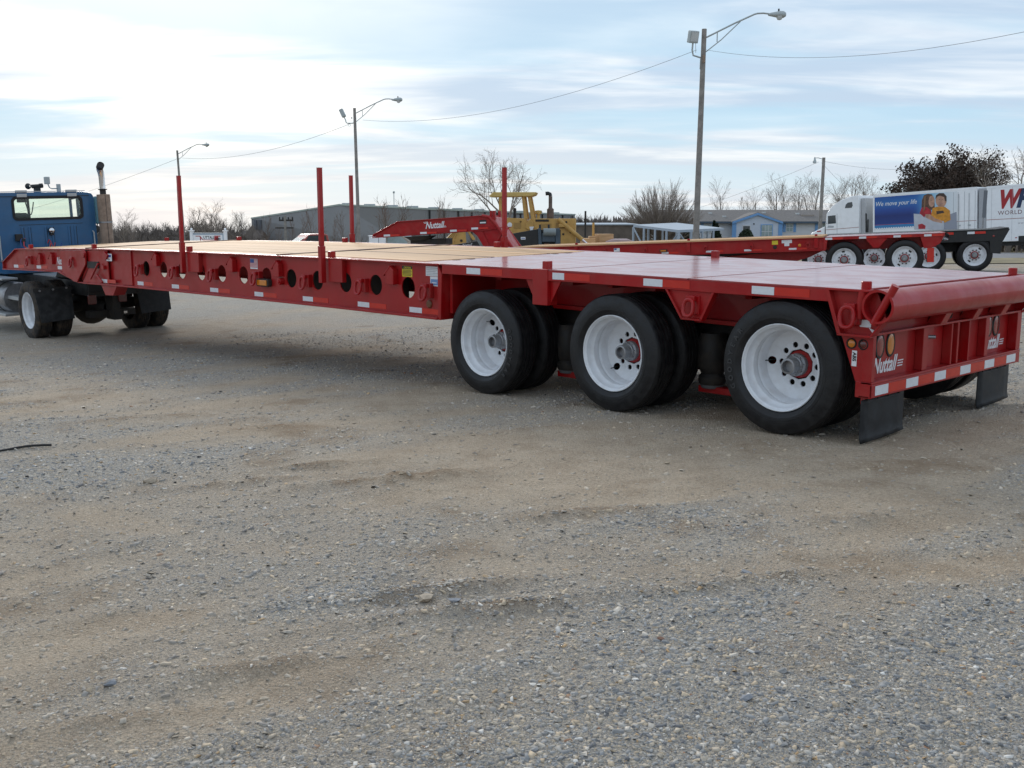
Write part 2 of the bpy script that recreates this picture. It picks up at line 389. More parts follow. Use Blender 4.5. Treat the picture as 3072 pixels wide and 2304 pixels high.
# ------------------------------------------------------------------ ground
def ground_material():
    m = bpy.data.materials.new('gravel_yard'); m.use_nodes = True; nt = m.node_tree; b = nt.nodes['Principled BSDF']
    b.inputs['Roughness'].default_value = .95; b.inputs['Specular IOR Level'].default_value = .2
    N = nt.nodes.new; L = nt.links.new
    t = N('ShaderNodeTexCoord').outputs['Object']; at = N('ShaderNodeAttribute'); at.attribute_name = 'cover'
    sp = N('ShaderNodeSeparateColor'); L(at.outputs['Color'], sp.inputs[0])
    def noise(s, d=5, r=.55):
        n = N('ShaderNodeTexNoise'); n.inputs['Scale'].default_value = s; n.inputs['Detail'].default_value = d; n.inputs['Roughness'].default_value = r; L(t, n.inputs[0]); return n.outputs[0]
    def ramp(x, stops):
        c = N('ShaderNodeValToRGB'); L(x, c.inputs[0]); e = c.color_ramp.elements
        while len(e) < len(stops): e.new(.5)
        for i, (p, q) in enumerate(stops): e[i].position = p; e[i].color = (*q, 1)
        return c.outputs[0]
    def mix(f, a, q, mode='MIX'):
        x = N('ShaderNodeMix'); x.data_type = 'RGBA'; x.blend_type = mode
        if isinstance(f, float): x.inputs[0].default_value = f
        else: L(f, x.inputs[0])
        L(a, x.inputs[6]); L(q, x.inputs[7]); return x.outputs[2]
    v1 = N('ShaderNodeTexVoronoi'); v1.inputs['Scale'].default_value = 80; L(t, v1.inputs[0])
    v2 = N('ShaderNodeTexVoronoi'); v2.inputs['Scale'].default_value = 190; L(t, v2.inputs[0])
    s1 = N('ShaderNodeSeparateColor'); L(v1.outputs['Color'], s1.inputs[0]); s2 = N('ShaderNodeSeparateColor'); L(v2.outputs['Color'], s2.inputs[0])
    stones = [(0, (.20, .195, .19)), (.3, (.31, .295, .275)), (.55, (.42, .375, .315)), (.8, (.51, .44, .345)), (1, (.62, .58, .51))]
    ga = ramp(s1.outputs[0], stones); gb = ramp(s2.outputs[0], stones)
    grv = mix(.5, ga, gb)
    dirt = ramp(noise(2.6, 8, .65), [(.3, (.41, .30, .195)), (.55, (.54, .42, .295)), (.8, (.61, .50, .37))])
    mid = ramp(noise(46, 5, .75), [(.32, (.68, .66, .64)), (.5, (1., 1., 1.)), (.68, (1.22, 1.2, 1.18))])
    dirt = mix(.30, dirt, gb)
    dirt = mix(.8, dirt, mid, 'MULTIPLY')
    fine = ramp(noise(240, 3, .7), [(.3, (.55, .55, .55)), (.5, (.95, .95, .95)), (.75, (1.25, 1.25, 1.25))])
    c = mix(sp.outputs[0], dirt, grv)
    c = mix(.75, c, fine, 'MULTIPLY')
    mud = N('ShaderNodeMapRange'); mud.inputs[1].default_value = .55; mud.inputs[2].default_value = .70; mud.inputs[4].default_value = .62; L(noise(1.15, 7, .62), mud.inputs[0])
    brown = N('ShaderNodeRGB'); brown.outputs[0].default_value = (.215, .14, .08, 1)
    c = mix(mud.outputs[0], c, brown.outputs[0])
    dm = N('ShaderNodeMath'); dm.operation = 'MULTIPLY'; L(sp.outputs[2], dm.inputs[0]); dm.inputs[1].default_value = .75
    c = mix(dm.outputs[0], c, brown.outputs[0])
    grass = ramp(noise(1.4, 8, .7), [(.3, (.13, .105, .06)), (.55, (.23, .19, .105)), (.8, (.30, .25, .15))])
    c = mix(sp.outputs[1], c, grass)
    L(c, b.inputs['Base Color'])
    hsum = N('ShaderNodeMath'); hsum.operation = 'ADD'; L(v1.outputs['Distance'], hsum.inputs[0]); L(noise(90, 6, .7), hsum.inputs[1])
    bp = N('ShaderNodeBump'); bp.inputs['Strength'].default_value = .9; bp.inputs['Distance'].default_value = .014; L(hsum.outputs[0], bp.inputs['Height']); L(bp.outputs[0], b.inputs['Normal'])
    return m
GROUND = ground_material()
def grass_cover(x, y):
    a, d = cam_uv(x, y)
    far = 1/(1+np.exp(-(np.hypot(a, d)-74-6*(fbm(x*.05, y*.05, 8, 3)-.5))/1.5))
    return np.clip(far, 0, 1)
nA, nR = 620, 190
fa = np.r_[np.linspace(-.62, .62, 400), np.linspace(.62, 2*PI-.62, 122)[1:-1]]
rad = np.r_[0.0, np.geomspace(.5, 2.2, 14)[:-1], np.geomspace(2.2, 18, 250)[:-1], np.geomspace(18, 1200, 86)]; nR = len(rad)
AA, RR = np.meshgrid(fa, rad, indexing='ij')
gx = CAM[0]+RR*(np.cos(AA)*FWD[0]+np.sin(AA)*RGT[0]); gy = CAM[1]+RR*(np.cos(AA)*FWD[1]+np.sin(AA)*RGT[1])
gz = G(gx, gy)+relief(gx, gy)
n0 = gx.shape[0]
me = bpy.data.meshes.new('ground')
I, J = np.meshgrid(np.arange(n0), np.arange(nR-1), indexing='ij'); I2 = (I+1) % n0
quads = np.stack([I*nR+J, I*nR+J+1, I2*nR+J+1, I2*nR+J], -1).reshape(-1, 4)[:, ::-1]
me.from_pydata(np.c_[gx.ravel(), gy.ravel(), gz.ravel()].tolist(), [], quads.tolist())
me.polygons.foreach_set('use_smooth', [True]*len(me.polygons))
ca = me.color_attributes.new('cover', 'FLOAT_COLOR', 'POINT')
gv = gravelness(gx, gy).ravel()
ca.data.foreach_set('color', np.c_[gv, grass_cover(gx, gy).ravel(), damp(gx, gy).ravel(), np.ones_like(gv)].astype(np.float32).ravel())
me.materials.append(GROUND)
ground = bpy.data.objects.new('ground', me); col.objects.link(ground); ground['kind'] = 'structure'

def sheet(name, corners, m, lift, nu=40, nv=8, kind='structure'):
    (a, b, c, d) = [np.array(q, float) for q in corners]; vs = []; fs = []
    for i in range(nu+1):
        for j in range(nv+1):
            s, t = i/nu, j/nv; p = (a*(1-s)+b*s)*(1-t)+(d*(1-s)+c*s)*t; vs.append((p[0], p[1], G(p[0], p[1])+lift))
    for i in range(nu):
        for j in range(nv): q = i*(nv+1)+j; fs.append((q, q+nv+1, q+nv+2, q+1))
    o = MB().add(vs, fs).build(name, m, smooth=True); o['kind'] = kind; return o
def camp(a, d): return CAM[0]+a*RGT[0]+d*FWD[0], CAM[1]+a*RGT[1]+d*FWD[1]
GRASSM = mat('dry_winter_grass', (.25, .205, .115), .95, var=.30, vscale=.9, bump=.8, bscale=14, dirt=((.15, .13, .07), .6))
ASPH = mat('road_asphalt', (.20, .20, .205), .9, var=.12, vscale=.6, bump=.2, bscale=50)
# strips beyond the yard on the right: verge, road
vx = [camp(2, 44), camp(60, 26), camp(62, 44), camp(2, 53)]
sheet('grass_verge', [camp(1, 45.5), camp(70, 31), camp(70, 40), camp(1, 54)], GRASSM, .03)
sheet('road', [camp(1, 54.02), camp(70, 40.02), camp(70, 52), camp(1, 66)], ASPH, .02)

# loose stones: uncountable, one object
def stones(name, n, dmin, dmax, smin, smax, seed, flat, tri):
    r = np.random.default_rng(seed)
    out = []
    base = {8: (np.array([(1, 0, -.4), (-1, 0, -.4), (0, 1, -.4), (0, -1, -.4), (.15, .1, 1)], float),
                np.array([(0, 2, 4), (2, 1, 4), (1, 3, 4), (3, 0, 4)]))}
    bx = np.array([(-1, -1, -1), (1, -1, -1), (1, 1, -1), (-1, 1, -1), (-1, -1, 1), (1, -1, 1), (1, 1, 1), (-1, 1, 1)], float)*.75; bx[4:, :2] *= .8
    bf = np.array([(4, 5, 6), (4, 6, 7), (0, 1, 5), (0, 5, 4), (1, 2, 6), (1, 6, 5), (2, 3, 7), (2, 7, 6), (3, 0, 4), (3, 4, 7)])
    bv, bfa = base[8] if tri == 8 else (bx, bf)
    m = int(n*2.6)
    d = np.exp(r.uniform(math.log(dmin), math.log(dmax), m)); a = d*r.uniform(-.66, .66, m)
    x, y = camp(0, 0)[0]+a*RGT[0]+d*FWD[0], camp(0, 0)[1]+a*RGT[1]+d*FWD[1]
    g = gravelness(x, y); clump = fbm(x*2.3, y*2.3, 300+seed, 3)
    keep = r.uniform(size=m) < np.clip(.14+g*(.45+.9*clump), 0, 1)
    x, y, d = x[keep][:n], y[keep][:n], d[keep][:n]; k = len(x)
    s = smin*(smax/smin)**(r.uniform(size=k)**3.0)*np.clip((d/3.2)**.35, .9, 1.6)
    sc = np.stack([s*r.uniform(.8, 1.6, k), s*r.uniform(.45, .95, k), s*r.uniform(flat*.5, flat*1.4, k)], -1)
    V = bv[None]*(1+r.uniform(-.55, .45, (k, len(bv), 3)))*sc[:, None, :]
    th = r.uniform(0, 2*PI, k); tilt = r.normal(0, .30, k)
    c, s_ = np.cos(tilt)[:, None], np.sin(tilt)[:, None]
    V = np.stack([V[..., 0]*c-V[..., 2]*s_, V[..., 1], V[..., 0]*s_+V[..., 2]*c], -1)
    c, s_ = np.cos(th)[:, None], np.sin(th)[:, None]
    V = np.stack([V[..., 0]*c-V[..., 1]*s_, V[..., 0]*s_+V[..., 1]*c, V[..., 2]], -1)
    z = G(x, y)+relief(x, y)+sc[:, 2]*r.uniform(-.25, .45, k)
    V = V+np.stack([x, y, z], -1)[:, None, :]
    F = bfa[None]+np.arange(k)[:, None, None]*len(bv)
    pal = np.array([(.18, .18, .185), (.26, .26, .258), (.33, .325, .315), (.40, .375, .335), (.46, .395, .31), (.52, .42, .30), (.58, .52, .44), (.68, .65, .60), (.31, .18, .11), (.46, .31, .17)])
    pw = np.array([.10, .16, .18, .18, .16, .11, .06, .020, .006, .024]); pw /= pw.sum()
    cc = pal[r.choice(len(pal), k, p=pw)]*r.uniform(.82, 1.15, (k, 1))
    gl = gravelness(x, y)[:, None]; tan = np.array([.50, .40, .285])*r.uniform(.7, 1.2, (k, 1)); cc = cc*(.45+.55*gl)+tan*(.55-.55*gl)
    me = bpy.data.meshes.new(name); nv, nf = k*len(bv), k*len(bfa)
    me.vertices.add(nv); me.vertices.foreach_set('co', V.reshape(-1).astype(np.float32))
    me.loops.add(nf*3); me.loops.foreach_set('vertex_index', F.reshape(-1).astype(np.int32))
    me.polygons.add(nf); me.polygons.foreach_set('loop_start', np.arange(0, nf*3, 3, dtype=np.int32)); me.polygons.foreach_set('loop_total', np.full(nf, 3, np.int32))
    ca = me.color_attributes.new('tone', 'FLOAT_COLOR', 'POINT')
    ca.data.foreach_set('color', np.c_[np.repeat(cc, len(bv), 0), np.ones(nv)].astype(np.float32).ravel())
    me.update(); me.validate()
    me.materials.append(STONEM); o = bpy.data.objects.new(name, me); col.objects.link(o); o['kind'] = 'stuff'; return o
STONEM = bpy.data.materials.new('loose_stone'); STONEM.use_nodes = True
_nt = STONEM.node_tree; _b = _nt.nodes['Principled BSDF']; _b.inputs['Roughness'].default_value = .85; _b.inputs['Specular IOR Level'].default_value = .3
_a = _nt.nodes.new('ShaderNodeAttribute'); _a.attribute_name = 'tone'
_n = _nt.nodes.new('ShaderNodeTexNoise'); _n.inputs['Scale'].default_value = 120; _mr = _nt.nodes.new('ShaderNodeMapRange'); _mr.inputs[3].default_value = .75; _mr.inputs[4].default_value = 1.25
_tc = _nt.nodes.new('ShaderNodeTexCoord'); _nt.links.new(_tc.outputs['Object'], _n.inputs[0]); _nt.links.new(_n.outputs[0], _mr.inputs[0])
_mx = _nt.nodes.new('ShaderNodeMix'); _mx.data_type = 'RGBA'; _mx.blend_type = 'MULTIPLY'; _mx.inputs[0].default_value = 1
_nt.links.new(_a.outputs['Color'], _mx.inputs[6]); _nt.links.new(_mr.outputs[0], _mx.inputs[7]); _nt.links.new(_mx.outputs[2], _b.inputs['Base Color'])
stones('gravel', 128000, 2.2, 17, .0038, .016, 1, .30, 12)
stones('fine_gravel', 150000, 2.2, 12, .0026, .0055, 2, .55, 8)
# a few larger rocks one can point at
def rock(px, size, label, m, seed):
    a, d = px; x, y = camp(a, d); r = random.Random(seed)
    bm = bmesh.new(); bmesh.ops.create_icosphere(bm, subdivisions=1, radius=1)
    for v in bm.verts:
        n = .55+.65*r.random()
        v.co = Vector((v.co.x*n*size*.95, v.co.y*n*size*.7, v.co.z*n*size*.40))
    me = bpy.data.meshes.new('rock'); bm.to_mesh(me); bm.free(); me.materials.append(m)
    o = bpy.data.objects.new('rock', me); col.objects.link(o); o.location = (x, y, G(x, y)+relief(np.array(x), np.array(y))+size*.15); o.rotation_euler = (0, 0, r.random()*6)
    tag(o, label, 'rock', 'larger rocks lying in the gravel')
TANR = mat('tan_rock', (.40, .33, .25), .9, var=.2, vscale=20, bump=.4, bscale=50); GREYR = mat('grey_rock', (.24, .25, .27), .9, var=.2, vscale=20, bump=.4, bscale=50); BROWNR = mat('brown_rock', (.22, .12, .08), .9, var=.2, vscale=20, bump=.4, bscale=50)
for px, size, label, m, sd in [((-2.20, 6.16), .055, 'flat tan rock beside a strip of loose gravel, the leftmost of the tan ones', TANR, 1), ((-.34, 3.95), .050, 'light tan broken rock among dark gravel in the middle foreground', TANR, 2),
        ((-1.31, 3.19), .030, 'small pale grey rock in the lower left gravel', GREYR, 3), ((-.22, 3.83), .034, 'grey rock just to the right of the light tan broken rock', GREYR, 4),
        ((.98, 4.15), .032, 'dark grey rock sticking up in the gravel at the centre right', GREYR, 5), ((.72, 2.98), .030, 'flat blue grey rock in the dense gravel at bottom right', GREYR, 6),
        ((.53, 3.5), .026, 'small reddish brown rock lying in grey gravel', BROWNR, 7)]:
    rock(px, size, label, m, sd)
def strap_pts():
    out = []
    for i in range(13):
        t = i/12; x, y = -3.97+.21*t+.012*math.sin(t*7), -4.30+.68*t
        out.append((x, y, G(x, y)+float(relief(np.array([x]), np.array([y]))[0])+.012+.008*math.sin(t*9)))
    return out
s_ = MB().tube(strap_pts(), .009, 6).build('rubber_hose', RUBBER, smooth=True)
tag(s_, 'thin black hose lying on the gravel at the left edge', 'hose')

# ------------------------------------------------------------------ red drop deck trailer in front
_cx = [-15.8, -15.14, -13.5, -12.1, -11.5, -10.4, -8.4, -6.8, -5.4, -3.7, -2, -1.2, -.38, .6, 1]
_cz = [-.13, -.118, -.081, -.05, -.04, -.027, -.012, -.003, .002, 0, -.004, -.010, -.019, -.027, -.029]
def warp1(x, y, z):   # the deck is built with a camber and has a slight twist
    return (x, y, z+float(np.interp(x, _cx, _cz))+float(np.interp(x, [-15.8, -8.9, -5.6, -2.36, .6], [.09, .08, .062, .033, .004]))*y/2.61)
TOP, BOT, W = 1.09, .565, 2.61
trailer = thing('flatbed_trailer', 'long red plank floored trailer with three white wheeled axles, hitched behind the blue truck', 'trailer')
def T(mb, name, m, bevel=.004, parent=None, smooth=False, warp=warp1): return mb.build(name, m, parent or trailer, warp, smooth, bevel)
NX = 24
def mirror_y(poly): return [(W-y, z) for y, z in reversed(poly)]
HOLES = [-10.638+.5352*k for k in range(13)]
def side_beam(far):
    f = (lambda y: W-y) if far else (lambda y: y)
    def yb(a, b): return (min(f(a), f(b)), max(f(a), f(b)))
    mb = MB()
    y0, y1 = yb(.055, .067)
    # web with round lightening holes, cell by cell
    xs = [-10.638-.24]+[(HOLES[i]+HOLES[i+1])/2 for i in range(12)]+[HOLES[-1]+.26]
    for i, hx in enumerate(HOLES):
        mb.holed([(xs[i], BOT+.012), (xs[i+1], BOT+.012), (xs[i+1], TOP-.016), (xs[i], TOP-.016)], (hx, .834), .105, 22, 'y', y0, y1)
    mb.box(xs[-1], -3.70, y0, y1, BOT+.012, TOP-.016, 1)
    mb.box(-12.28, xs[0], y0, y1, BOT+.012, TOP-.016, 6)
    return T(mb, 'beam_web', RED, bevel=0)
for far in (0, 1):
    side_beam(far)
    f = (lambda a, b: (W-b, W-a)) if far else (lambda a, b: (a, b))
    T(MB().box(-12.1, -3.68, *f(-.004, .150), TOP-.016, TOP, NX), 'top_flange', RED)
    T(MB().box(-12.2, -3.70, *f(-.012, .135), BOT-.010, BOT+.012, NX), 'bottom_flange', RED)
    T(MB().prism([(-3.70, BOT-.010), (-3.70, TOP-.016), (-3.64, TOP-.10), (-3.66, BOT-.010)], 'y', *f(.004, .30)), 'beam_end_plate', RED)
    # doubler plate ahead of the holes, hinge plates and lugs at the joint with the neck
    T(MB().box(-10.86, -10.54, *f(.036, .055), BOT+.016, TOP-.020, 2), 'doubler_plate', RED)
    T(MB().prism([(-12.30, BOT), (-12.02, TOP-.03), (-11.66, TOP-.012), (-11.30, TOP-.02), (-11.28, BOT+.014), (-12.3, BOT+.014)], 'y', *f(.012, .030)), 'hinge_plate', RED)
    T(MB().prism([(-12.98, TOP-.03), (-12.06, TOP-.02), (-12.00, TOP-.06), (-12.02, .86), (-12.40, .575), (-12.52, .585), (-12.96, .72)], 'y', *f(-.030, -.006)), 'hinge_plate', RED)
    T(MB().box(-12.02, -11.60, *f(-.005, .010), .80, .90), 'hinge_link', GREASE)
    T(MB().cyl((-12.05, f(-.05, -.03)[0], 1.0), (-12.05, f(-.05, -.03)[1], 1.0), .045, 14), 'hinge_pin', RED)
    T(MB().prism([(-11.35, 1.06), (-11.22, 1.0), (-11.28, .94), (-11.42, .96)], 'y', *f(-.02, .012)), 'lock_lug', RED)
    T(MB().tube([(-11.54, f(-.03, -.03)[0], .875), (-11.85, f(-.03, -.03)[0], .640)], .016, 8), 'lock_handle', RED)
    T(MB().tube([(-11.62, f(-.03, -.03)[0], .71), (-11.42, f(-.03, -.03)[0], .60)], .018, 8), 'lock_handle', RED)
    T(MB().box(-11.46, -11.36, *f(-.03, .012), .79, .85), 'lock_block', RED)
    T(MB().prism([(-11.60, BOT-.012), (-11.04, BOT-.012), (-11.19, .41), (-11.46, .405)], 'y', *f(.02, .20)), 'support_foot', RED)
    # neck side beam
    T(MB().prism([(-15.80, .86), (-15.13, TOP-.004), (-12.10, TOP-.004), (-12.10, .62), (-12.42, .60), (-13.20, .735), (-15.80, .735)], 'y', *f(.040, .056)), 'neck_web', RED)
    T(MB().prism([(-15.82, .84), (-15.82, .86), (-15.14, TOP+.0), (-12.05, TOP+.0), (-12.05, TOP-.016), (-15.14, TOP-.016)], 'y', *f(-.002, .14)), 'neck_top_flange', RED)
    T(MB().prism([(-15.82, .735), (-13.20, .735), (-12.42, .585), (-12.20, .575), (-12.20, .560), (-12.44, .568), (-13.22, .718), (-15.82, .718)], 'y', *f(-.012, .13)), 'neck_bottom_flange', RED)
    T(MB().box(-15.83, -15.815, *f(0, .13), .72, .86), 'neck_nose_plate', RED)
def d_ring(x, z, yl=-.012, m=RED, w=.048, h=.066, parent=None, warp=warp1):
    """lug plate with a hanging oval ring"""
    lug = MB().box(x-.004, x+.070, yl+.022, .055, z-.050, z+.092).box(x-.034, x+.046, yl-.010, yl+.022, z+.050, z+.090)
    o = lug.build('ring_lug', m, parent or trailer, warp, False, .005)
    pts = []
    for k in range(22):
        a = 2*PI*k/22; pts.append((x+w*math.copysign(abs(math.cos(a))**.8, math.cos(a)), yl-.020+.010*math.sin(a), z+h*math.copysign(abs(math.sin(a))**.8, math.sin(a))))
    r = MB().tube(pts, .0145, 8, closed=True).build('d_ring', m, o, warp, True)
    return o
for k in range(7): d_ring(-10.236+1.0577*k, .802)
d_ring(-12.525, .877, -.045, w=.04); d_ring(-14.486, .875, -.02, w=.04)
def pocket(x, z, w=.075, y=-.01):
    """house shaped lug welded to the web"""
    T(MB().prism([(x-w, z-.085), (x+w*.7, z-.085), (x+w*.7, z+.06), (x, z+.095), (x-w, z+.045)], 'y', y, .055), 'strap_pocket', RED, .006)
    T(MB().prism([(x-w-.04, z+.005), (x-w-.03, z-.005), (x+.004, z+.088), (x, z+.105)], 'y', y-.004, .05), 'strap_pocket_cap', RED, .002)
for x, z in ((-9.695, .964), (-7.63, .951), (-6.574, .932), (-4.43, .942), (-14.005, .915), (-13.484, .925)): pocket(x, z)
# reflective tape
def tape(x, z, y, xr, xe, h=.052, wh=.19):
    T(MB().box(x, xr, y-.0015, y, z-h/2, z+h/2), 'white_tape', WHITETAPE, 0); T(MB().box(xr+.002, xe, y-.0013, y, z-h/2, z+h/2), 'red_tape', REDTAPE, 0)
for x, xr, xe in ((-11.546, -11.341, -11.046), (-10.407, -10.212, -9.926), (-9.343, -9.138, -8.854), (-8.279, -8.07, -7.774), (-7.183, -6.984, -6.685), (-6.128, -5.925, -5.624), (-5.074, -4.872, -4.581), (-4.2, -4.005, -3.745)):
    tape(x, .619, .0105 if x < -11 else .0545, xr, xe)
for x, xr, xe in ((-15.36, -15.142, -14.862), (-14.261, -14.061, -13.775), (-13.324, -13.111, -12.985)): tape(x, .785, .0395, xr, xe)
# stickers, lamp and small fittings on the near beam
def sticker(name, x0, x1, z0, z1, m, y=.0535, parent=None): return T(MB().box(x0, x1, y-.001, y, z0, z1), name, m, 0)
fl = sticker('flag_sticker', -7.255, -7.085, .915, 1.035, STICKER)
for i in range(7):
    if i % 2 == 0 or True:
        z1 = 1.032-i*.0152; x0 = -7.16 if i < 3 else -7.250
        o = MB().box(x0, -7.09, .0505, .0525, z1-.0082, z1).build('flag_stripe', mat('flag_red', (.45, .03, .04), .4) if 'flag_red' not in MATS else MATS['flag_red'], fl, warp1)
MB().box(-7.25, -7.165, .0502, .0523, .988, 1.032).build('flag_canton', BLUEINK, fl, warp1)
ys = sticker('caution_sticker', -4.306, -4.146, .940, 1.046, YELLOWST)
MB().box(-4.304, -4.148, .0503, .0523, 1.016, 1.045).build('caution_band', BLACKINK, ys, warp1)
text('caution_text', 'CAUTION', .026, YELLOWST, ys, (-4.276, .0495, 1.021), (PI/2, 0, 0), warp=warp1, width=.95, bold=.0006)
for i in range(5): MB().box(-4.295, -4.165+.01*(i % 2), .0503, .0523, 1.002-i*.0125, 1.007-i*.0125).build('print_line', BLACKINK, ys, warp1)
ws = sticker('spec_sticker', -3.935, -3.728, .962, 1.055, STICKER)
for i in range(5): MB().box(-3.925, -3.745-.02*(i % 3), .0503, .0523, 1.036-i*.016, 1.041-i*.016).build('print_line', GREYINK, ws, warp1)
bs = sticker('badge_sticker', -3.868, -3.742, .868, .958, STICKER, y=.0522)
MB().box(-3.858, -3.752, .0492, .0512, .878, .934).build('badge_panel', mat('pale_blue_ink', (.16, .28, .52), .4), bs, warp1)
MB().box(-3.84, -3.77, .0480, .0491, .896, .904).build('print_line', STICKER, bs, warp1)
ns = sticker('plate_sticker', -11.327, -11.131, .916, 1.024, STICKER, y=.0105)
MB().box(-11.30, -11.155, .0072, .0092, .972, 1.008).build('badge_panel', BLUEINK, ns, warp1); MB().box(-11.245, -11.215, .0072, .0092, .928, .952).build('print_line', BLACKINK, ns, warp1)
lamp = T(MB().prism([(-7.03, .72), (-6.79, .72), (-6.775, .74), (-6.775, .79), (-6.79, .81), (-7.03, .81), (-7.045, .79), (-7.045, .74)], 'y', .0, .055), 'side_marker_lamp', GREASE, .006)
MB().box(-7.015, -6.80, -.012, .0, .733, .797).build('lens', AMBER, lamp, warp1, bevel=.008)
T(MB().cyl((-6.545, .0, .793), (-6.545, .055, .793), .040, 18).cyl((-6.545, -.012, .793), (-6.545, .001, .793), .022, 14), 'hose_boss', RED, .004)
T(MB().lathe([(.001, -.012), (.030, -.012), (.040, -.004), (.040, .012)], 20, 'y', (-3.886, .05, .691)), 'round_reflector', mat('orange_reflector', (.16, .055, .02), .3), 0, smooth=True)

# deck: cross joists, planks, steel strips, rear plates
for k in range(15): T(MB().box(-11.6+.55*k, -11.53+.55*k, .07, W-.07, .93, TOP-.055), 'cross_joist', RED, 0)
for k in range(6): T(MB().box(-15.0+.52*k, -14.93+.52*k, .07, W-.07, .90, TOP-.055), 'cross_joist', RED, 0)
py0, py1 = .150, W-.150
def planks(x0, x1, n, nx, rows):
    for (a, b, c) in rows:
        wd = (b-a)/c
        for i in range(c):
            ya, yb = a+i*wd+.002, a+(i+1)*wd-.002; dz_ = random.uniform(-.0022, .0022)
            e0, e1 = random.uniform(0, .006), random.uniform(0, .006)
            T(MB().box(x0+e0, x1-e1, ya, yb, TOP-.045, TOP+.004+dz_, nx), 'plank', WOOD, .003)
planks(-15.08, -12.12, 12, 4, [(py0, py1, 11)])
planks(-12.02, -6.63, 12, 8, [(py0, py1, 11)])
planks(-6.53, -4.06, 12, 4, [(py0, 1.03, 4), (1.08, 1.86, 4), (1.91, py1, 3)])
T(MB().box(-12.115, -12.025, .02, W-.02, TOP-.03, TOP+.016), 'deck_joint', mat('brown_joint', (.17, .095, .065), .8, var=.2))
T(MB().box(-6.615, -6.545, .02, W-.02, TOP-.03, TOP+.013), 'deck_joint', MATS['brown_joint'])
for y in (1.034, 1.864): T(MB().box(-6.53, -4.06, y, y+.042, TOP-.03, TOP+.005, 3), 'steel_strip', MATS['brown_joint'])
T(MB().box(-15.14, -15.085, .06, W-.06, TOP-.08, TOP-.002), 'neck_front_rail', RED)
for x in (-2.241, -.777): T(MB().box(x-.006, x+.006, .0, W, TOP-.010, TOP+.0012), 'weld_seam', mat('dull_seam', (.24, .05, .05), .8) if 'dull_seam' not in MATS else MATS['dull_seam'], 0)
for x0, x1 in ((-4.055, -2.251), (-2.231, -.787), (-.767, .60)):
    T(MB().box(x0, x1, .0, W, TOP-.012, TOP, 6), 'deck_plate', REDDECK, .002)
for y in (.50, .70, 1.92, 2.12):
    T(MB().prism([(-4.03, y-.03), (-3.97, y-.03), (-3.97, y+.03), (-4.03, y+.03)], 'z', TOP+.0005, TOP+.002), 'bolt_slot', GREASE, 0)
for far in (0, 1):
    f = (lambda a, b: (W-b, W-a)) if far else (lambda a, b: (a, b))
    T(MB().box(-3.63, .38, *f(.0, .010), TOP-.093, TOP-.0125, 14), 'side_rail', RED, .003)
    T(MB().box(-3.63, .38, *f(.010, .055), TOP-.093, TOP-.083, 14), 'side_rail_lip', RED, .002)
    # inner frame rails
    yb = f(.66, .68); T(MB().box(-3.70, .50, *yb, .72, TOP-.02, 6), 'frame_rail', RED)
    T(MB().box(-3.70, .50, *f(.60, .74), .685, .72, 6), 'frame_rail_flange', RED)
for k in range(9): T(MB().box(-3.3+.46*k, -3.24+.46*k, .40, W-.40, .93, TOP-.013), 'cross_joist', RED, 0)
T(MB().box(-3.64, -3.60, .10, W-.10, BOT+.05, TOP-.02), 'step_bulkhead', RED)
for x, xr, xe in ((-3.276, -3.089, -2.799), (-2.180, -2.045, -1.758), (-1.2, -1.015, -.759), (-.219, -.038, .238)): tape(x, 1.040, -.0015, xr, xe, .056)
# bracket with stake socket, ring plate
for far in (0, 1):
    f = (lambda a, b: (W-b, W-a)) if far else (lambda a, b: (a, b))
    T(MB().box(-2.415, -2.235, *f(-.008, .12), .785, TOP+.002), 'bracket_post', RED, .006)
    T(MB().prism([(-2.53, TOP-.094), (-2.416, TOP-.094), (-2.416, .80)], 'y', *f(.03, .045)), 'gusset', RED, .002)
    T(MB().prism([(-2.234, TOP-.094), (-2.11, TOP-.094), (-2.234, .80)], 'y', *f(.03, .045)), 'gusset', RED, .002)
    T(MB().prism([(-.97, TOP-.094), (-.545, TOP-.094), (-.655, .795), (-.83, .795)], 'y', *f(.02, .034)), 'ring_plate', RED, .003)
    for seg in ([(-.985, TOP-.094), (-.965, TOP-.094), (-.815, .785), (-.835, .785)], [(-.56, TOP-.094), (-.538, TOP-.094), (-.645, .785), (-.665, .785)], [(-.835, .780), (-.645, .780), (-.645, .795), (-.835, .795)]):
        T(MB().prism(seg, 'y', *f(-.006, .055)), 'ring_plate_edge', RED, .002)
d_ring(-.745, .875, -.014, w=.045, h=.06)
# stake sockets standing proud of the deck
SOCK = [(-14.6, 0), (-11.93, 0), (-8.85, 0), (-5.58, 0), (-2.325, 0), (.60, 0)]
for x, _ in SOCK:
    for y in (.085, W-.085):
        T(MB().box(x-.032, x+.032, y-.032, y+.032, TOP-.02, TOP+.066), 'stake_socket', RED, .006) if x < .5 else T(MB().lathe([(.001, .05), (.030, .05), (.034, .045), (.034, -.02)], 16, 'z', (x, y, TOP)), 'stake_socket', RED, 0, smooth=True)
for x, xe in ((-8.785, -8.45), (-5.56, -5.27)):
    for y0, y1 in ((.0, .055), (W-.055, W-.0)):
        T(MB().box(x+.035, xe, y0, y1, .835, TOP-.017), 'stake_pocket', RED, .004)

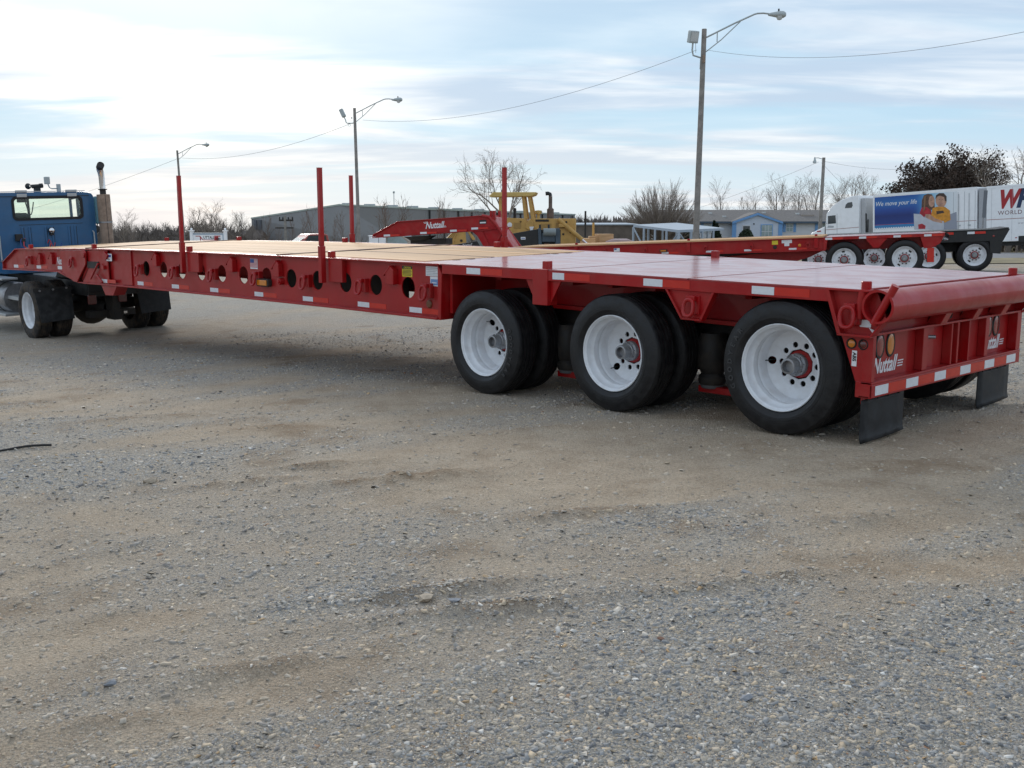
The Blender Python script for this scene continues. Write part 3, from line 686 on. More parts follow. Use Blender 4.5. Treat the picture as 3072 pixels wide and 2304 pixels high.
# beams, gear and added dark panels inside the frame, seen through the holes
for y in (.90, 1.70): T(MB().box(-13.6, -3.75, y, y+.015, .70, TOP-.06, 6), 'inner_beam', RED, 0); T(MB().box(-13.6, -3.75, y-.05, y+.065, .685, .70, 6), 'inner_beam_flange', RED, 0)
T(MB().box(-13.0, -11.75, .80, .86, .57, 1.0), 'dark_backing', GREASE); T(MB().box(-7.5, -5.15, .70, .80, .575, 1.0), 'dark_backing', GREASE)  # dark panels added so that the holes in front of them look dark
T(MB().lathe([(.001, 0), (.10, .02), (.12, .06), (.12, .50), (.10, .54), (.001, .56)], 18, 'x', (-4.6, .62, .90)), 'air_tank', GREASE, 0, smooth=True)
T(MB().lathe([(.001, -.03), (.035, -.03), (.05, .0), (.05, .05), (.03, .07)], 12, 'x', (-4.16, .30, .74)).box(-4.22, -4.05, .27, .33, .69, .735), 'brake_valve', STEEL, 0, smooth=30); T(MB().lathe([(.03, 0), (.05, 0), (.05, .04), (.03, .04)], 14, 'y', (-4.08, .22, .915), close=True), 'hose_reel', STEEL, 0, smooth=30)
# rear end of the trailer
for far in (0, 1):
    f = (lambda a, b: (W-b, W-a)) if far else (lambda a, b: (a, b))
    T(MB().prism([(.375, TOP-.02), (.475, .79), (.675, .79), (.775, .905), (.70, TOP-.02)], 'y', *f(.045, .060)), 'corner_plate', RED, .003)
    for seg in ([(.352, TOP-.012), (.380, TOP-.012), (.482, .79), (.455, .785)], [(.455, .778), (.690, .778), (.690, .793), (.455, .793)], [(.678, .778), (.700, .790), (.800, .915), (.782, .925)], [(.352, TOP-.016), (.66, TOP-.016), (.66, TOP-.002), (.352, TOP-.002)]):
        T(MB().prism(seg, 'y', *f(-.008, .07)), 'corner_plate_edge', RED, .002)
    T(MB().cyl((.595, f(.02, .02)[0], .90), (.612, f(.02, .02)[0], TOP-.015), .030, 16), 'stake_tube', RED, 0, smooth=True)
    # light box side
    T(MB().prism([(.455, .775), (.675, .775), (.675, .475), (.570, .475)], 'y', *f(.055, .075)), 'light_box_side', RED, .003)
    T(MB().box(.575, .690, *f(.050, .060), .370, .478), 'bumper_end', RED, .004)
d_ring(.532, .905, -.010, w=.050, h=.066)
for x, m in ((.532, AMBER), (.617, DARKLENS)):
    g = T(MB().lathe([(.026, -.004), (.032, -.010), (.036, -.006), (.036, .004)], 22, 'y', (x, .055, .725)), 'marker_lamp', GREASE, 0, smooth=True)
    MB().lathe([(.001, -.009), (.020, -.007), (.026, -.003)], 20, 'y', (x, .055, .725)).build('lens', m, g, warp1, True)
st = T(MB().box(.540, .575, .052, .0545, .575, .680), 'brake_sticker', STICKER, 0)
text('sticker_text', 'ABS', .034, BLACKINK, st, (.547, .0515, .669), (PI/2, PI/2, 0), warp=warp1, bold=.0012, width=1.05)
wt_ = T(MB().box(.590, .668, .042, .0445, .842, .890), 'peeling_tape', WHITETAPE, 0)
MB().prism([(.655, .842), (.70, .825), (.69, .80), (.668, .826)], 'y', .038, .040).build('torn_flap', WHITETAPE, wt_, warp1)
# rear panel, posts, rail and bumper
T(MB().box(.600, .612, .06, W-.06, .46, .80), 'rear_panel', RED, 0)
T(MB().box(.598, .690, .05, W-.05, .785, .800), 'rear_rail', RED, .003)
T(MB().box(.612, .690, .05, W-.05, .462, .478), 'bumper_shelf', RED, .003)
T(MB().box(.678, .690, .05, W-.05, .372, .4615), 'bumper_face', RED, .004)
T(MB().box(.600, .6775, .05, W-.05, .372, .384), 'bumper_bottom', RED, .003)
for y0, y1, x1 in ((.050, .095, .686), (.815, .890, .672), (1.255, 1.275, .680), (1.36, 1.385, .680), (1.56, 1.575, .680), (1.885, 1.95, .672), (2.475, 2.56, .686)):
    T(MB().box(.613, x1, y0, y1, .479, .784), 'rear_post', RED, .003)
for y, mm in ((.285, REDLENS), (.437, AMBER), (2.085, REDLENS), (2.222, REDLENS)):
    g = MB()
    def ell(ry, rz, x): return [(x, y+ry*math.cos(2*PI*k/28), .695+rz*math.sin(2*PI*k/28)) for k in range(28)]
    a, b, c_ = ell(.064, .088, .613), ell(.061, .085, .620), ell(.046, .070, .619)
    g.add(a+b+c_, [(i, (i+1) % 28, 28+(i+1) % 28, 28+i) for i in range(28)]+[(28+i, 28+(i+1) % 28, 56+(i+1) % 28, 56+i) for i in range(28)])
    g = T(g, 'tail_lamp', GREASE, 0, smooth=True)
    l = ell(.047, .071, .619); l2 = ell(.036, .058, .622)
    MB().add(l+l2, [(i, (i+1) % 28, 28+(i+1) % 28, 28+i) for i in range(28)]+[tuple(range(28, 56))]).build('lens', mm, g, warp1, True)
def script_logo(parent, s, size, loc, rot, warp=None, m=STICKER, cut=True):
    t = text('brand_lettering', s, size, m, parent, loc, rot, shear=.38, width=.78, bold=size*.022, warp=warp)
    return t
script_logo(trailer, 'Nuttall', .150, (.6135, .200, .512), (PI/2, 0, PI/2), warp1)
script_logo(trailer, 'Nuttall', .150, (.6135, 1.965, .512), (PI/2, 0, PI/2), warp1)
for i in range(3):
    for y0 in (.585, 2.345): T(MB().prism([(y0+i*.004-.03*1, .530+i*.018), (y0+.045+i*.006, .530+i*.018), (y0+.050+i*.006, .538+i*.018), (y0+i*.004-.028, .538+i*.018)], 'x', .6125, .6142), 'brand_stripe', STICKER, 0)
script_logo(trailer, 'Nuttall', .165, (-13.36, .0395, .838), (PI/2, 0, 0), warp1)
for y in (.104, .547, .990, 1.420, 1.862, 2.290):
    T(MB().box(.6905, .692, y, y+.182, .386, .450), 'white_tape', WHITETAPE, 0)
for a, b in ((.289, .543), (.732, .986), (1.175, 1.416), (1.605, 1.858), (2.047, 2.286)):
    T(MB().box(.6905, .6917, a, b, .386, .450), 'red_tape', REDTAPE, 0)
T(MB().cyl((.615, 1.0, .70), (.66, 1.03, .70), .014, 10), 'air_fitting', STEEL, 0)
for y in (.96, 1.50, 2.02): T(MB().prism([(.62, .801), (.72, .801), (.76, .88), (.66, .88)], 'y', y, y+.10), 'tube_saddle', RED, .004)
for y in (1.146, 1.286): T(MB().lathe([(.024, -.01), (.034, -.01), (.034, .01), (.024, .01)], 18, 'x', (.64, y, .85), close=True), 'tow_eye', GREASE, 0, smooth=True)
T(MB().box(.600, .625, .06, W-.06, .80, TOP-.013), 'rear_beam', RED, 0)
# round roller tube across the tail
T(MB().lathe([(.094, .30), (.094, -.035), (.110, -.035), (.110, .155)], 40, 'y', (.745, 0, .987)), 'tube_collar', RED, 0, smooth=30)
T(MB().lathe([(.1085, .158), (.1085, W+.03), (.096, W+.03)], 40, 'y', (.745, 0, .987)), 'roller_tube', RED, 0, smooth=30)
T(MB().lathe([(.109, .1555), (.1095, .1575)], 40, 'y', (.745, 0, .987)), 'tube_seam', GREASE, 0)
T(MB().cyl((.712, -.012, .872), (.846, -.012, 1.128), .026, 18), 'locking_bar', RED, 0, smooth=40)
for y0, y1 in ((.075, .675), (1.945, 2.545)):
    T(MB().box(.606, .616, y0, y1, .322, .372), 'flap_bracket', RED, .002)
    vs = []; fs = []; nz = 10; ny = 6
    for i in range(nz+1):
        for j in range(ny+1):
            s_ = i/nz; t_ = j/ny
            vs.append((.618+.012*math.sin(t_*PI)*s_+.05*max(0, s_-.82)**1.3*2, y0+(y1-y0)*t_+.012*s_*(t_-.5), .350-(.350-.055)*s_+.014*s_*t_))
    for i in range(nz):
        for j in range(ny): q = i*(ny+1)+j; fs.append((q, q+1, q+ny+2, q+ny+1))
    fo = T(MB().add(vs, fs), 'mud_flap', FLAP, 0, smooth=True); so_ = fo.modifiers.new('thick', 'SOLIDIFY'); so_.thickness = .009
    for j in range(4): T(MB().cyl((.617, y0+.07+.15*j, .345), (.626, y0+.07+.15*j, .345), .010, 8), 'bolt', GREASE, 0)

# ------------------------------------------------------------------ wheels
def tyre_mesh(r=.48, rim=.312, w=.235, n=64, grooves=4):
    prof = [(rim, .014), (rim+.02, -.006), (r-.125, -.020), (r-.105, -.021), (r-.103, -.0185), (r-.095, -.0185), (r-.07, -.016), (r-.045, -.008), (r-.022, .004), (r-.014, .007), (r-.010, .012), (r-.006, .020), (r-.002, .030)]
    y = .030; step = (w-.06)/(grooves+.0); 
    for g in range(grooves):
        ya = .03+step*(g+.5)-.006; prof += [(r, ya-.004), (r, ya), (r-.011, ya+.002), (r-.011, ya+.010), (r, ya+.012)]
    prof += [(r-.002, w-.03), (r-.010, w-.012), (r-.05, w+.008), (r-.11, w+.02), (rim+.02, w+.006), (rim, w-.014)]
    return MB().lathe(prof, n)
def rim_deep(hole_ang=(PI,), n=56):
    mb = MB()
    mb.lathe([(.290, .022), (.298, .014), (.303, .003), (.308, .0), (.313, .004), (.312, .016), (.303, .024)], n)
    mb.lathe([(.290, .022), (.287, .05), (.281, .068), (.266, .086), (.263, .120), (.266, .138), (.271, .150), (.272, .156), (.266, .162), (.262, .175), (.258, .205), (.249, .236)], n)
    # disc in ten sectors with stud holes; hand holes cut in the bowl
    def conv(mbx, r0, y0, r1, y1):   # flat sectors pushed onto the cone of the disc
        return mbx
    d = MB()
    for k in range(10):
        a0, a1 = 2*PI*(k-.5)/10, 2*PI*(k+.5)/10; am = 2*PI*k/10
        ri, ro = .112, .175
        poly = [(ri*math.cos(a0), ri*math.sin(a0)), (ro*math.cos(a0), ro*math.sin(a0)), (ro*1.02*math.cos((a0+am)/2), ro*1.02*math.sin((a0+am)/2)), (ro*1.025*math.cos(am), ro*1.025*math.sin(am)), (ro*1.02*math.cos((a1+am)/2), ro*1.02*math.sin((a1+am)/2)), (ro*math.cos(a1), ro*math.sin(a1)), (ri*math.cos(a1), ri*math.sin(a1))]
        d.holed(poly, (.1435*math.cos(am), .1435*math.sin(am)), .0215, 14, 'y', .268, .280)
    nh = 20; ang = [2*PI*k/nh for k in range(nh)]
    for k in range(nh):
        a0, a1 = 2*PI*(k-.5)/nh, 2*PI*(k+.5)/nh; am = (a0+a1)/2
        hole = any(abs((am-h+PI) % (2*PI)-PI) < PI/nh+1e-6 for h in hole_ang)
        ri, ro = .172, .256; o0 = len(d.v)
        pl = [(ri*math.cos(a0), ri*math.sin(a0)), (ro*math.cos(a0), ro*math.sin(a0)), (ro*1.01*math.cos(am), ro*1.01*math.sin(am)), (ro*math.cos(a1), ro*math.sin(a1)), (ri*math.cos(a1), ri*math.sin(a1)), (ri*.99*math.cos(am), ri*.99*math.sin(am))]
        if hole: d.holed(pl, (.216*math.cos(am), .216*math.sin(am)), .030, 16, 'y', 0, .008)
        else:
            rr = [ri, .19, .21, .23, .245, ro]; vs = []; fs = []
            for q in rr:
                for a in (a0, am, a1): vs.append((q*math.cos(a), 0, q*math.sin(a)))
            for i in range(len(rr)-1):
                for j in range(2): fs.append((i*3+j, i*3+3+j, i*3+4+j, i*3+1+j))
            d.add(vs, fs)
        for i in range(o0, len(d.v)):
            x, y, z = d.v[i]; q = math.hypot(x, z); t = min(1, max(0, (q-.172)/(.256-.172)))
            d.v[i] = (x, y+.268-.004*math.sin(t*PI)-.034*t**2.2, z)
    mb.v, mb.f, mb.m = mb.v, mb.f, mb.m
    o = len(mb.v); mb.v += d.v; mb.f += [tuple(o+i for i in q) for q in d.f]; mb.m += d.m
    return mb
def hub_mesh():
    a = MB().lathe([(.001, .33), (.100, .33), (.106, .30), (.100, .272), (.086, .262), (.080, .250)], 28)
    b = MB().lathe([(.082, .30), (.082, .215), (.070, .205), (.066, .190), (.060, .186), (.058, .120), (.056, .112), (.043, .110), (.040, .118), (.040, .150), (.001, .150)], 28)
    for k in range(8):
        an = 2*PI*k/8+.2; b.cyl((.070*math.cos(an), .196, .070*math.sin(an)), (.070*math.cos(an), .212, .070*math.sin(an)), .0075, 6)
    return a, b
TYRE = tyre_mesh().build('tyre', RUBBER, smooth=28); TYREM = TYRE.data; bpy.data.objects.remove(TYRE)
_a, _b2 = hub_mesh(); _o = _a.build('hub', RED, smooth=30); HUBM = _o.data; bpy.data.objects.remove(_o)
_o = _b2.build('hub_cap', STEEL, smooth=30); CAPM = _o.data; bpy.data.objects.remove(_o)
_o = rim_deep((PI, 0)).build('wheel', WHEELW, smooth=30); RIMM = _o.data; bpy.data.objects.remove(_o)
_o = MB().cyl((-.235, .195, 0), (-.205, .32, .002), .004, 6).build('valve_stem', BLACK); STEMM = _o.data; bpy.data.objects.remove(_o)
# sidewall lettering, raised rubber
LET = {}
def sidewall_text(parent, s, r, start, step, h=.052):
    obs = []
    for i, ch in enumerate(s):
        a = start-step*i
        o = text('sidewall_letter', ch, h, RUBLET, parent, (0, 0, 0), (PI/2, 0, 0), bold=.0012, align='CENTER', depth=.0015)
        m = Matrix.Translation((0, 0, 0)) @ Matrix.Rotation(-(a-PI/2), 4, 'Y') @ Matrix.Translation((0, -.0225, r-h*.36))
        o.data.transform(m)
RUBLET = mat('moulded_rubber', (.045, .045, .047), .45)
def wheel(parent, loc, flip=False, rotang=0., letters=None, cap=True, dual=True, tm=None, hubs=True):
    w = part(None, 'wheel', RIMM, loc, (0, rotang, PI if flip else 0), parent)
    part(None, 'tyre', tm or TYREM, (0, 0, 0), (0, 0, 0), w)
    if dual: part(None, 'inner_tyre', tm or TYREM, (0, .345, 0), (0, .2, 0), w)
    if hubs:
        part(None, 'hub', HUBM, (0, 0, 0), (0, 0, 0), w); part(None, 'hub_cap', CAPM, (0, 0, 0), (0, 0, 0), w)
    part(None, 'valve_stem', STEMM, (0, 0, 0), (0, 0, 0), w)
    if letters: sidewall_text(w, *letters)
    return w
ROT = [0.05, -.75, .80]
for k, (x, z) in enumerate(((0, .479), (-1.55, .434), (-3.10, .387))):
    # the rotation about the axle also turns the lettering
    let = {0: ('GOODYEAR', .398, R(205)+ROT[0], .155), 1: None, 2: ('GOODYEAR', .398, R(20)+ROT[2], .155)}[k]
    wheel(trailer, (x, .038, z), False, ROT[k], let)
    wheel(trailer, (x, W-.038, z+.02), True, ROT[k]*1.3+.4, None)
    o = MB().cyl((x, .36, z), (x, W-.36, z), .065, 16).box(x-.10, x+.10, .60, .78, z-.05, z+.12).box(x-.10, x+.10, W-.78, W-.60, z-.05, z+.12).build('axle', GREASE, trailer, smooth=True)
for x, z in ((-1.0, -.02), (-2.60, -.07)):
    for y in (.66, W-.66):
        MB().lathe([(.001, 0), (.10, 0), (.112, .02), (.112, .06), (.09, .09), (.12, .14), (.13, .25), (.12, .36), (.1, .42)], 22, 'z', (x, y, z+.20)).build('air_spring', [GREASE], trailer, smooth=True)
        MB().lathe([(.001, -.02), (.085, -.02), (.095, 0), (.088, .09), (.06, .10)], 22, 'z', (x, y, z+.19)).build('air_spring_piston', mat('dull_grey_casting', (.12, .12, .125), .6) if 'dull_grey_casting' not in MATS else MATS['dull_grey_casting'], trailer, smooth=True)
        MB().box(x-.10, x+.62, y-.05, y+.05, z+.13, z+.185).build('trailing_arm', RED, trailer, bevel=.006)
        MB().box(x+.58, x+.76, y-.06, y+.06, z+.30, z+.72).build('hanger_bracket', RED, trailer, bevel=.006)

# ------------------------------------------------------------------ four tall stakes standing in the pockets
STK = 'tall square steel stakes along the trailer'
def stake(x, y, h, label):
    t = thing('steel_stake', label, 'stake', warp1(x, y, TOP), group=STK)
    MB().box(-.030, .030, -.030, .030, -.268, .125).build('sleeve', RED, t, bevel=.004)
    MB().box(-.023, .023, -.023, .023, .1255, h).build('post', RED, t, bevel=.004)
    MB().box(-.024, .024, -.024, .024, h, h+.004).build('cap', mat('pale_cut_end', (.42, .16, .12), .5) if 'pale_cut_end' not in MATS else MATS['pale_cut_end'], t)
stake(-8.82, -.030, .965, 'red steel stake on the near deck edge, the one closer to the blue truck')
stake(-5.596, -.030, .945, 'red steel stake on the near deck edge, the taller of the two there')
stake(-8.785, W+.0, .955, 'red steel stake on the far deck edge, just left of the middle lamp pole')
stake(-5.536, W+.0, .965, 'red steel stake on the far edge of the deck, in front of the yellow machine')

T(MB().box(-3.55, .40, .78, .90, .30, .72).box(-3.55, .40, 1.72, 1.84, .30, .72), 'suspension_beam', GREASE, .01)
for x, z in ((0, .479), (-1.55, .434), (-3.10, .387)):
    for y in (.40, W-.56): MB().lathe([(.001, 0), (.205, 0), (.215, .02), (.215, .14), (.001, .16)], 24, 'y', (x, y, z)).build('brake_drum', GREASE, trailer, smooth=30)
# ------------------------------------------------------------------ blue day cab truck
truck = thing('truck', 'blue day cab truck with a tan exhaust shield, seen from behind at the trailer front', 'truck', (-14.6, 1.14, -.53), (.03, 0, -.016))
# local: x back, y to its right hand (far side), z up from the ground
def rrect(y0, y1, z0, z1, r, n=6):
    out = []
    for cy, cz, a0 in ((y1-r, z1-r, 0), (y0+r, z1-r, PI/2), (y0+r, z0+r, PI), (y1-r, z0+r, 1.5*PI)):
        for k in range(n+1): a = a0+PI/2*k/n; out.append((cy+r*math.cos(a), cz+r*math.sin(a)))
    return out
def ring_wall(mb, outer, inner, axis, a0, a1):
    n = len(outer)
    def P(p, a): return (a, p[0], p[1]) if axis == 'x' else (p[0], a, p[1])
    vs = [P(p, a0) for p in outer]+[P(p, a0) for p in inner]+[P(p, a1) for p in outer]+[P(p, a1) for p in inner]
    fs = []
    for i in range(n):
        j = (i+1) % n
        fs += [(i, j, n+j, n+i), (2*n+i, 3*n+i, 3*n+j, 2*n+j), (n+i, n+j, 3*n+j, 3*n+i), (i, 2*n+i, 2*n+j, j)]
    return mb.add(vs, fs)
cab_o = rrect(-.965, .915, 1.02, 2.50, .13); 
win = rrect(-.590, .665, 2.015, 2.405, .07)
b = MB(); ring_wall(b, cab_o, win, 'x', -2.03, -2.0); b.build('cab_back', BLUEPAINT, truck, smooth=30)
shell = MB(); n = len(cab_o)
for xa, xb in ((-2.0, -2.03),): pass
prof = [(-2.000, 0), (-2.03, 0.012), (-2.2, .02), (-2.95, .02), (-3.12, -.02)]
vs = []
def grow(p, g): return (p[0]+g*math.copysign(1, p[0]+.025), p[1]+g*(1 if p[1] > 1.7 else -1)*.5)
for x, g in prof: vs += [(x, *grow(p, g)) for p in cab_o]
fs = []
for i in range(len(prof)-1):
    for k in range(n):
        ang_y, ang_z = cab_o[k]
        fs.append((i*n+k, i*n+(k+1) % n, (i+1)*n+(k+1) % n, (i+1)*n+k))
# leave openings for door windows: drop side faces between z 1.9 and 2.35 on the long section
keepf = []
for q in fs:
    zc = sum(vs[i][2] for i in q)/4; yc = sum(vs[i][1] for i in q)/4; xc = sum(vs[i][0] for i in q)/4
    if abs(yc) > .9 and 1.3 < zc < 2.35 and xc < -2.3: continue
    keepf.append(q)
shell.add(vs, keepf).build('cab_shell', BLUEPAINT, truck, smooth=40)
for s_ in (-1, 1):
    yy = -.985 if s_ < 0 else .935
    b = MB(); ring_wall(b, [(p[0], p[1]) for p in rrect(-2.96, -2.19, 1.10, 2.40, .04)], rrect(-2.88, -2.28, 1.80, 2.34, .06), 'y', yy-.012, yy+.012); b.build('cab_door', BLUEPAINT, truck, smooth=30)
    MB().prism(rrect(-2.875, -2.285, 1.805, 2.335, .06), 'y', yy-.003, yy+.003).build('side_window', GLASS, truck)
b = MB(); ring_wall(b, rrect(-.95, .90, 1.10, 2.48, .12), rrect(-.90, .85, 1.70, 2.43, .07), 'x', -3.15, -3.12); b.build('windscreen_frame', BLUEPAINT, truck, smooth=30)
MB().prism(rrect(-.895, .845, 1.705, 2.425, .07), 'x', -3.137, -3.133).build('windscreen', GLASS, truck)
MB().box(-3.15, -3.11, .03, .07, 1.70, 2.43).build('windscreen_post', BLACK, truck)
wf = MB(); ring_wall(wf, rrect(-.615, .690, 1.990, 2.430, .085), rrect(-.570, .640, 2.035, 2.385, .06), 'x', -2.012, -1.985); wfo = wf.build('rear_window', RUBBER, truck, smooth=30)
MB().prism(rrect(-.572, .642, 2.033, 2.387, .06), 'x', -2.004, -2.000).build('pane', GLASS, wfo)
MB().prism([(-.56, 1.5), (-.20, 1.5), (-.22, 2.09), (-.26, 2.13), (-.56, 2.13)], 'x', -2.45, -2.30).build('seat_back', FLAP, truck, bevel=.02)
MB().box(-2.5, -2.06, -.85, .80, 1.06, 1.45).build('cab_bench', FLAP, truck, bevel=.03)
m_ = MB().box(-2.94, -2.90, -.22, -.04, 2.325, 2.40).build('inside_mirror', BLACK, truck, bevel=.015)
MB().tube([(-2.6, -.17+.15*t/12, 2.33-.24*math.sin(PI*t/12)) for t in range(13)], .011, 6).build('coiled_cord', BLACK, truck, smooth=True)
# cab back details
MB().box(-2.0, -1.985, -.86, .82, 2.432, 2.440).build('panel_seam', BLACK, truck)
MB().box(-2.004, -1.994, -.52, .66, 1.905, 1.912).build('panel_seam', BLACK, truck)
for y in (-.47, -.345, -.05, .075, .385, .50):
    MB().prism(rrect(y-.020, y+.020, 1.05, 1.87, .018), 'x', -2.0, -1.985).build('pressed_rib', BLUEPAINT, truck, bevel=.006, smooth=True)
    MB().box(-2.003, -1.996, y+.024, y+.031, 1.06, 1.86).build('rib_groove', BLACK, truck)
wl_ = MB().lathe([(.0, .0), (.050, .0), (.056, .02), (.056, .055), (.048, .060)], 24, 'x', (-2.0, .045, 1.79)).build('work_lamp', RUBBER, truck, smooth=30)
MB().lathe([(.048, .058), (.030, .066), (.001, .069)], 22, 'x', (-2.0, .045, 1.79)).build('lens', CHROME, wl_, smooth=True)
MB().box(-2.0, -1.93, .015, .075, 1.70, 1.735).build('lamp_bracket', GREASE, truck)
MB().box(-2.0, -1.90, -.62, -.50, 1.615, 1.745).box(-1.99, -1.87, -.54, -.47, 1.60, 1.66).build('air_coupling_box', GREASE, truck, bevel=.01)
MB().tube([(-1.96, -.05+.14*t/8, 1.55+.07*math.sin(t*.8)) for t in range(9)], .006, 5).build('red_hose', REDTAPE, truck)
for cc, y0, y1 in ((REDTAPE, -.50, -.30), (BLUEINK, -.56, -.10)):
    MB().tube([(-1.90+.75*t/40, y0+(y1-y0)*t/40+.030*math.cos(t*1.9), 1.66-.52*math.sin(PI*t/40)**.8+.030*math.sin(t*1.9)-.10*t/40) for t in range(41)], .010, 6).build('air_line', cc, truck, smooth=True)
for y in (-.90, .84): MB().tube([(-2.0, y, 1.25), (-1.95, y, 1.28), (-1.95, y, 1.72), (-2.0, y, 1.75)], .014, 6).build('grab_handle', ALU, truck, smooth=True)
# roof, rail and roof equipment
MB().box(-2.06, -2.03, -.80, .77, 2.515, 2.530).box(-2.9, -2.05, -.80, -.78, 2.51, 2.525).build('roof_rail', ALU, truck, bevel=.004)
for y in (-.42, .50):
    MB().box(-2.035, -1.985, y-.10, y+.10, 2.505, 2.548).box(-1.998, -1.982, y-.09, y+.09, 2.42, 2.482).build('rail_bracket', ALU, truck, bevel=.004)
hn = MB(); hn.lathe([(.058, .0), (.050, .02), (.02, .06), (.015, .12)], 16, 'x', (-2.35, -.17, 2.625)); hn.cyl((-2.36, -.10, 2.62), (-2.36, .07, 2.63), .038, 12); hn.cyl((-2.36, .04, 2.63), (-2.36, .10, 2.635), .045, 12); hn.box(-2.40, -2.30, -.06, .04, 2.50, 2.60)
hn.build('air_horn', BLACK, truck, smooth=30)
MB().box(-2.36, -2.27, .13, .22, 2.66, 2.80).build('work_light', LAMPGREY, truck, mx=Matrix.Translation((0, 0, 0)) @ Matrix.Rotation(-.0, 4, 'X'), bevel=.012)
MB().tube([(-2.32, .19, 2.66), (-2.32, .21, 2.60), (-2.32, .25, 2.575), (-2.32, .36, 2.575)], .012, 6).box(-2.36, -2.28, .355, .41, 2.51, 2.66).build('light_bracket', LAMPGREY, truck, smooth=30)
# exhaust
ex = MB(); ex.lathe([(.001, 0), (.115, 0), (.120, .02), (.122, .54), (.118, .56)], 22, 'z', (-1.78, 1.02, 1.35)); ex.build('lower_heat_shield', TANSHIELD, truck, smooth=30)
MB().lathe([(.118, 0), (.124, .01), (.124, .50), (.120, .53), (.06, .535)], 22, 'z', (-1.78, 1.02, 1.915)).build('upper_heat_shield', TANSHIELD, truck, smooth=30)
MB().box(-1.662, -1.655, 1.005, 1.012, 1.37, 2.43).build('shield_seam', BLACK, truck)
MB().lathe([(.128, 0), (.128, .03)], 22, 'z', (-1.78, 1.02, 1.898)).build('shield_band', STEEL, truck, smooth=30)
MB().lathe([(.058, 0), (.058, .12)], 18, 'z', (-1.78, 1.02, 2.43)).lathe([(.075, .10), (.085, .105), (.085, .12), (.06, .125)], 18, 'z', (-1.78, 1.02, 2.43)).build('stack_clamp', BLACK, truck, smooth=30)
MB().tube([(-1.78, 1.02, 2.55), (-1.78, 1.02, 2.78), (-1.775, 1.01, 2.86), (-1.76, .99, 2.92), (-1.72, .98, 2.97), (-1.64, .97, 3.00)], [.056, .056, .060, .063, .064, .065], 18, caps=False).build('exhaust_elbow', CHROME, truck, smooth=True)
MB().tube([(-1.72, .98, 2.969), (-1.645, .971, 2.999)], [.060, .062], 18).tube([(-1.735, .982, 2.955), (-1.638, .97, 3.002)], [.066, .067], 18, caps=False).build('sooty_tip', BLACK, truck, smooth=True)
# mirrors
for y in (1.29,):
    MB().prism(rrect(y-.05, y+.06, 1.86, 2.42, .05), 'x', -2.95, -2.83).build('door_mirror', mat('teal_mirror_shell', (.05, .16, .20), .35, coat=.4) if 'teal_mirror_shell' not in MATS else MATS['teal_mirror_shell'], truck, bevel=.02)
    MB().tube([(-2.9, .95, 1.78), (-2.9, y-.02, 1.74), (-2.9, y, 1.86)], .014, 6).tube([(-2.9, .95, 2.36), (-2.9, y, 2.40)], .014, 6).build('mirror_arm', BLACK, truck)
    MB().lathe([(.001, 0), (.07, .02), (.078, .05), (.001, .06)], 16, 'x', (-2.93, y-.03, 1.76)).build('round_mirror', BLACK, truck, smooth=True)
# hood and front, hidden from here by the cab
MB().prism([(-3.13, 1.0), (-3.13, 1.68), (-4.9, 1.55), (-5.15, 1.45), (-5.2, .75), (-3.13, .75)], 'y', -.72, .67).build('hood', BLUEPAINT, truck, bevel=.05, seg=3)
for s_ in (-1, 1): MB().prism([(-5.15, .75), (-5.1, 1.0), (-4.85, 1.14), (-4.3, 1.16), (-3.9, 1.02), (-3.75, .75), (-3.85, .75), (-4.0, .97), (-4.35, 1.08), (-4.8, 1.07), (-5.0, .95), (-5.08, .75)], 'y', min(s_*.66, s_*1.2), max(s_*.66, s_*1.2)).build('front_fender', BLUEPAINT, truck, bevel=.02)
MB().box(-5.38, -5.2, -1.1, 1.1, .45, .78).build('front_bumper', CHROME, truck, bevel=.03)
# chassis
MB().box(-5.1, .95, -.46, -.38, .74, .98).box(-5.1, .95, .38, .46, .74, .98).box(.86, .94, -.46, .46, .72, .98).box(-.9, -.8, -.4, .4, .74, .96).build('frame_rails', BLACK, truck, bevel=.006)
MB().lathe([(.001, -.35), (.30, -.34), (.36, -.22), (.30, .0), (.12, .25), (.10, .6)], 20, 'x', (.02, 0, .50)).cyl((0, -.95, .50), (0, .95, .50), .095, 14).build('drive_axle', GREASE, truck, smooth=30)
MB().prism([(-.62, 1.0), (.55, 1.0), (.48, 1.10), (-.5, 1.12)], 'y', -.43, .43).build('fifth_wheel', GREASE, truck, bevel=.01)
MB().box(-1.9, -.9, -1.0, -.46, .60, .66).box(-1.95, -.75, -.38, .38, .98, 1.0).build('deck_plate', ALU, truck)
tk = MB(); tk.lathe([(.001, -3.3), (.28, -3.3), (.29, -3.27), (.29, -1.55), (.27, -1.52), (.001, -1.52)], 28, 'x', (0, -.80, .60)); tk.build('fuel_tank', STEEL, truck, smooth=30)
for x in (-2.9, -1.95): MB().lathe([(.293, 0), (.297, .03), (.297, .06), (.293, .09)], 28, 'x', (x, -.80, .60)).build('tank_strap', BLACK, truck, smooth=30)
MB().box(-3.0, -1.3, -1.14, -.86, .30, .345).box(-3.0, -1.3, -1.14, -.86, .95, .985).build('cab_step', ALU, truck, bevel=.008)
for y in (-.42, .10):
    MB().prism(rrect(y-.07, y+.07, .60, .76, .02), 'x', .94, .985).build('tail_lamp', DARKLENS, truck, bevel=.008)
MB().box(.95, 1.0, -.47, .16, .77, .80).box(.6, .95, -.06, .06, .30, .74).box(.55, .75, -.40, .4, .35, .46).build('rear_crossmember', GREASE, truck)
MB().prism([(.955, .40), (.965, .40), (.965, .44), (.955, .44)], 'y', .105, .165).build('plate_light', CHROME, truck)
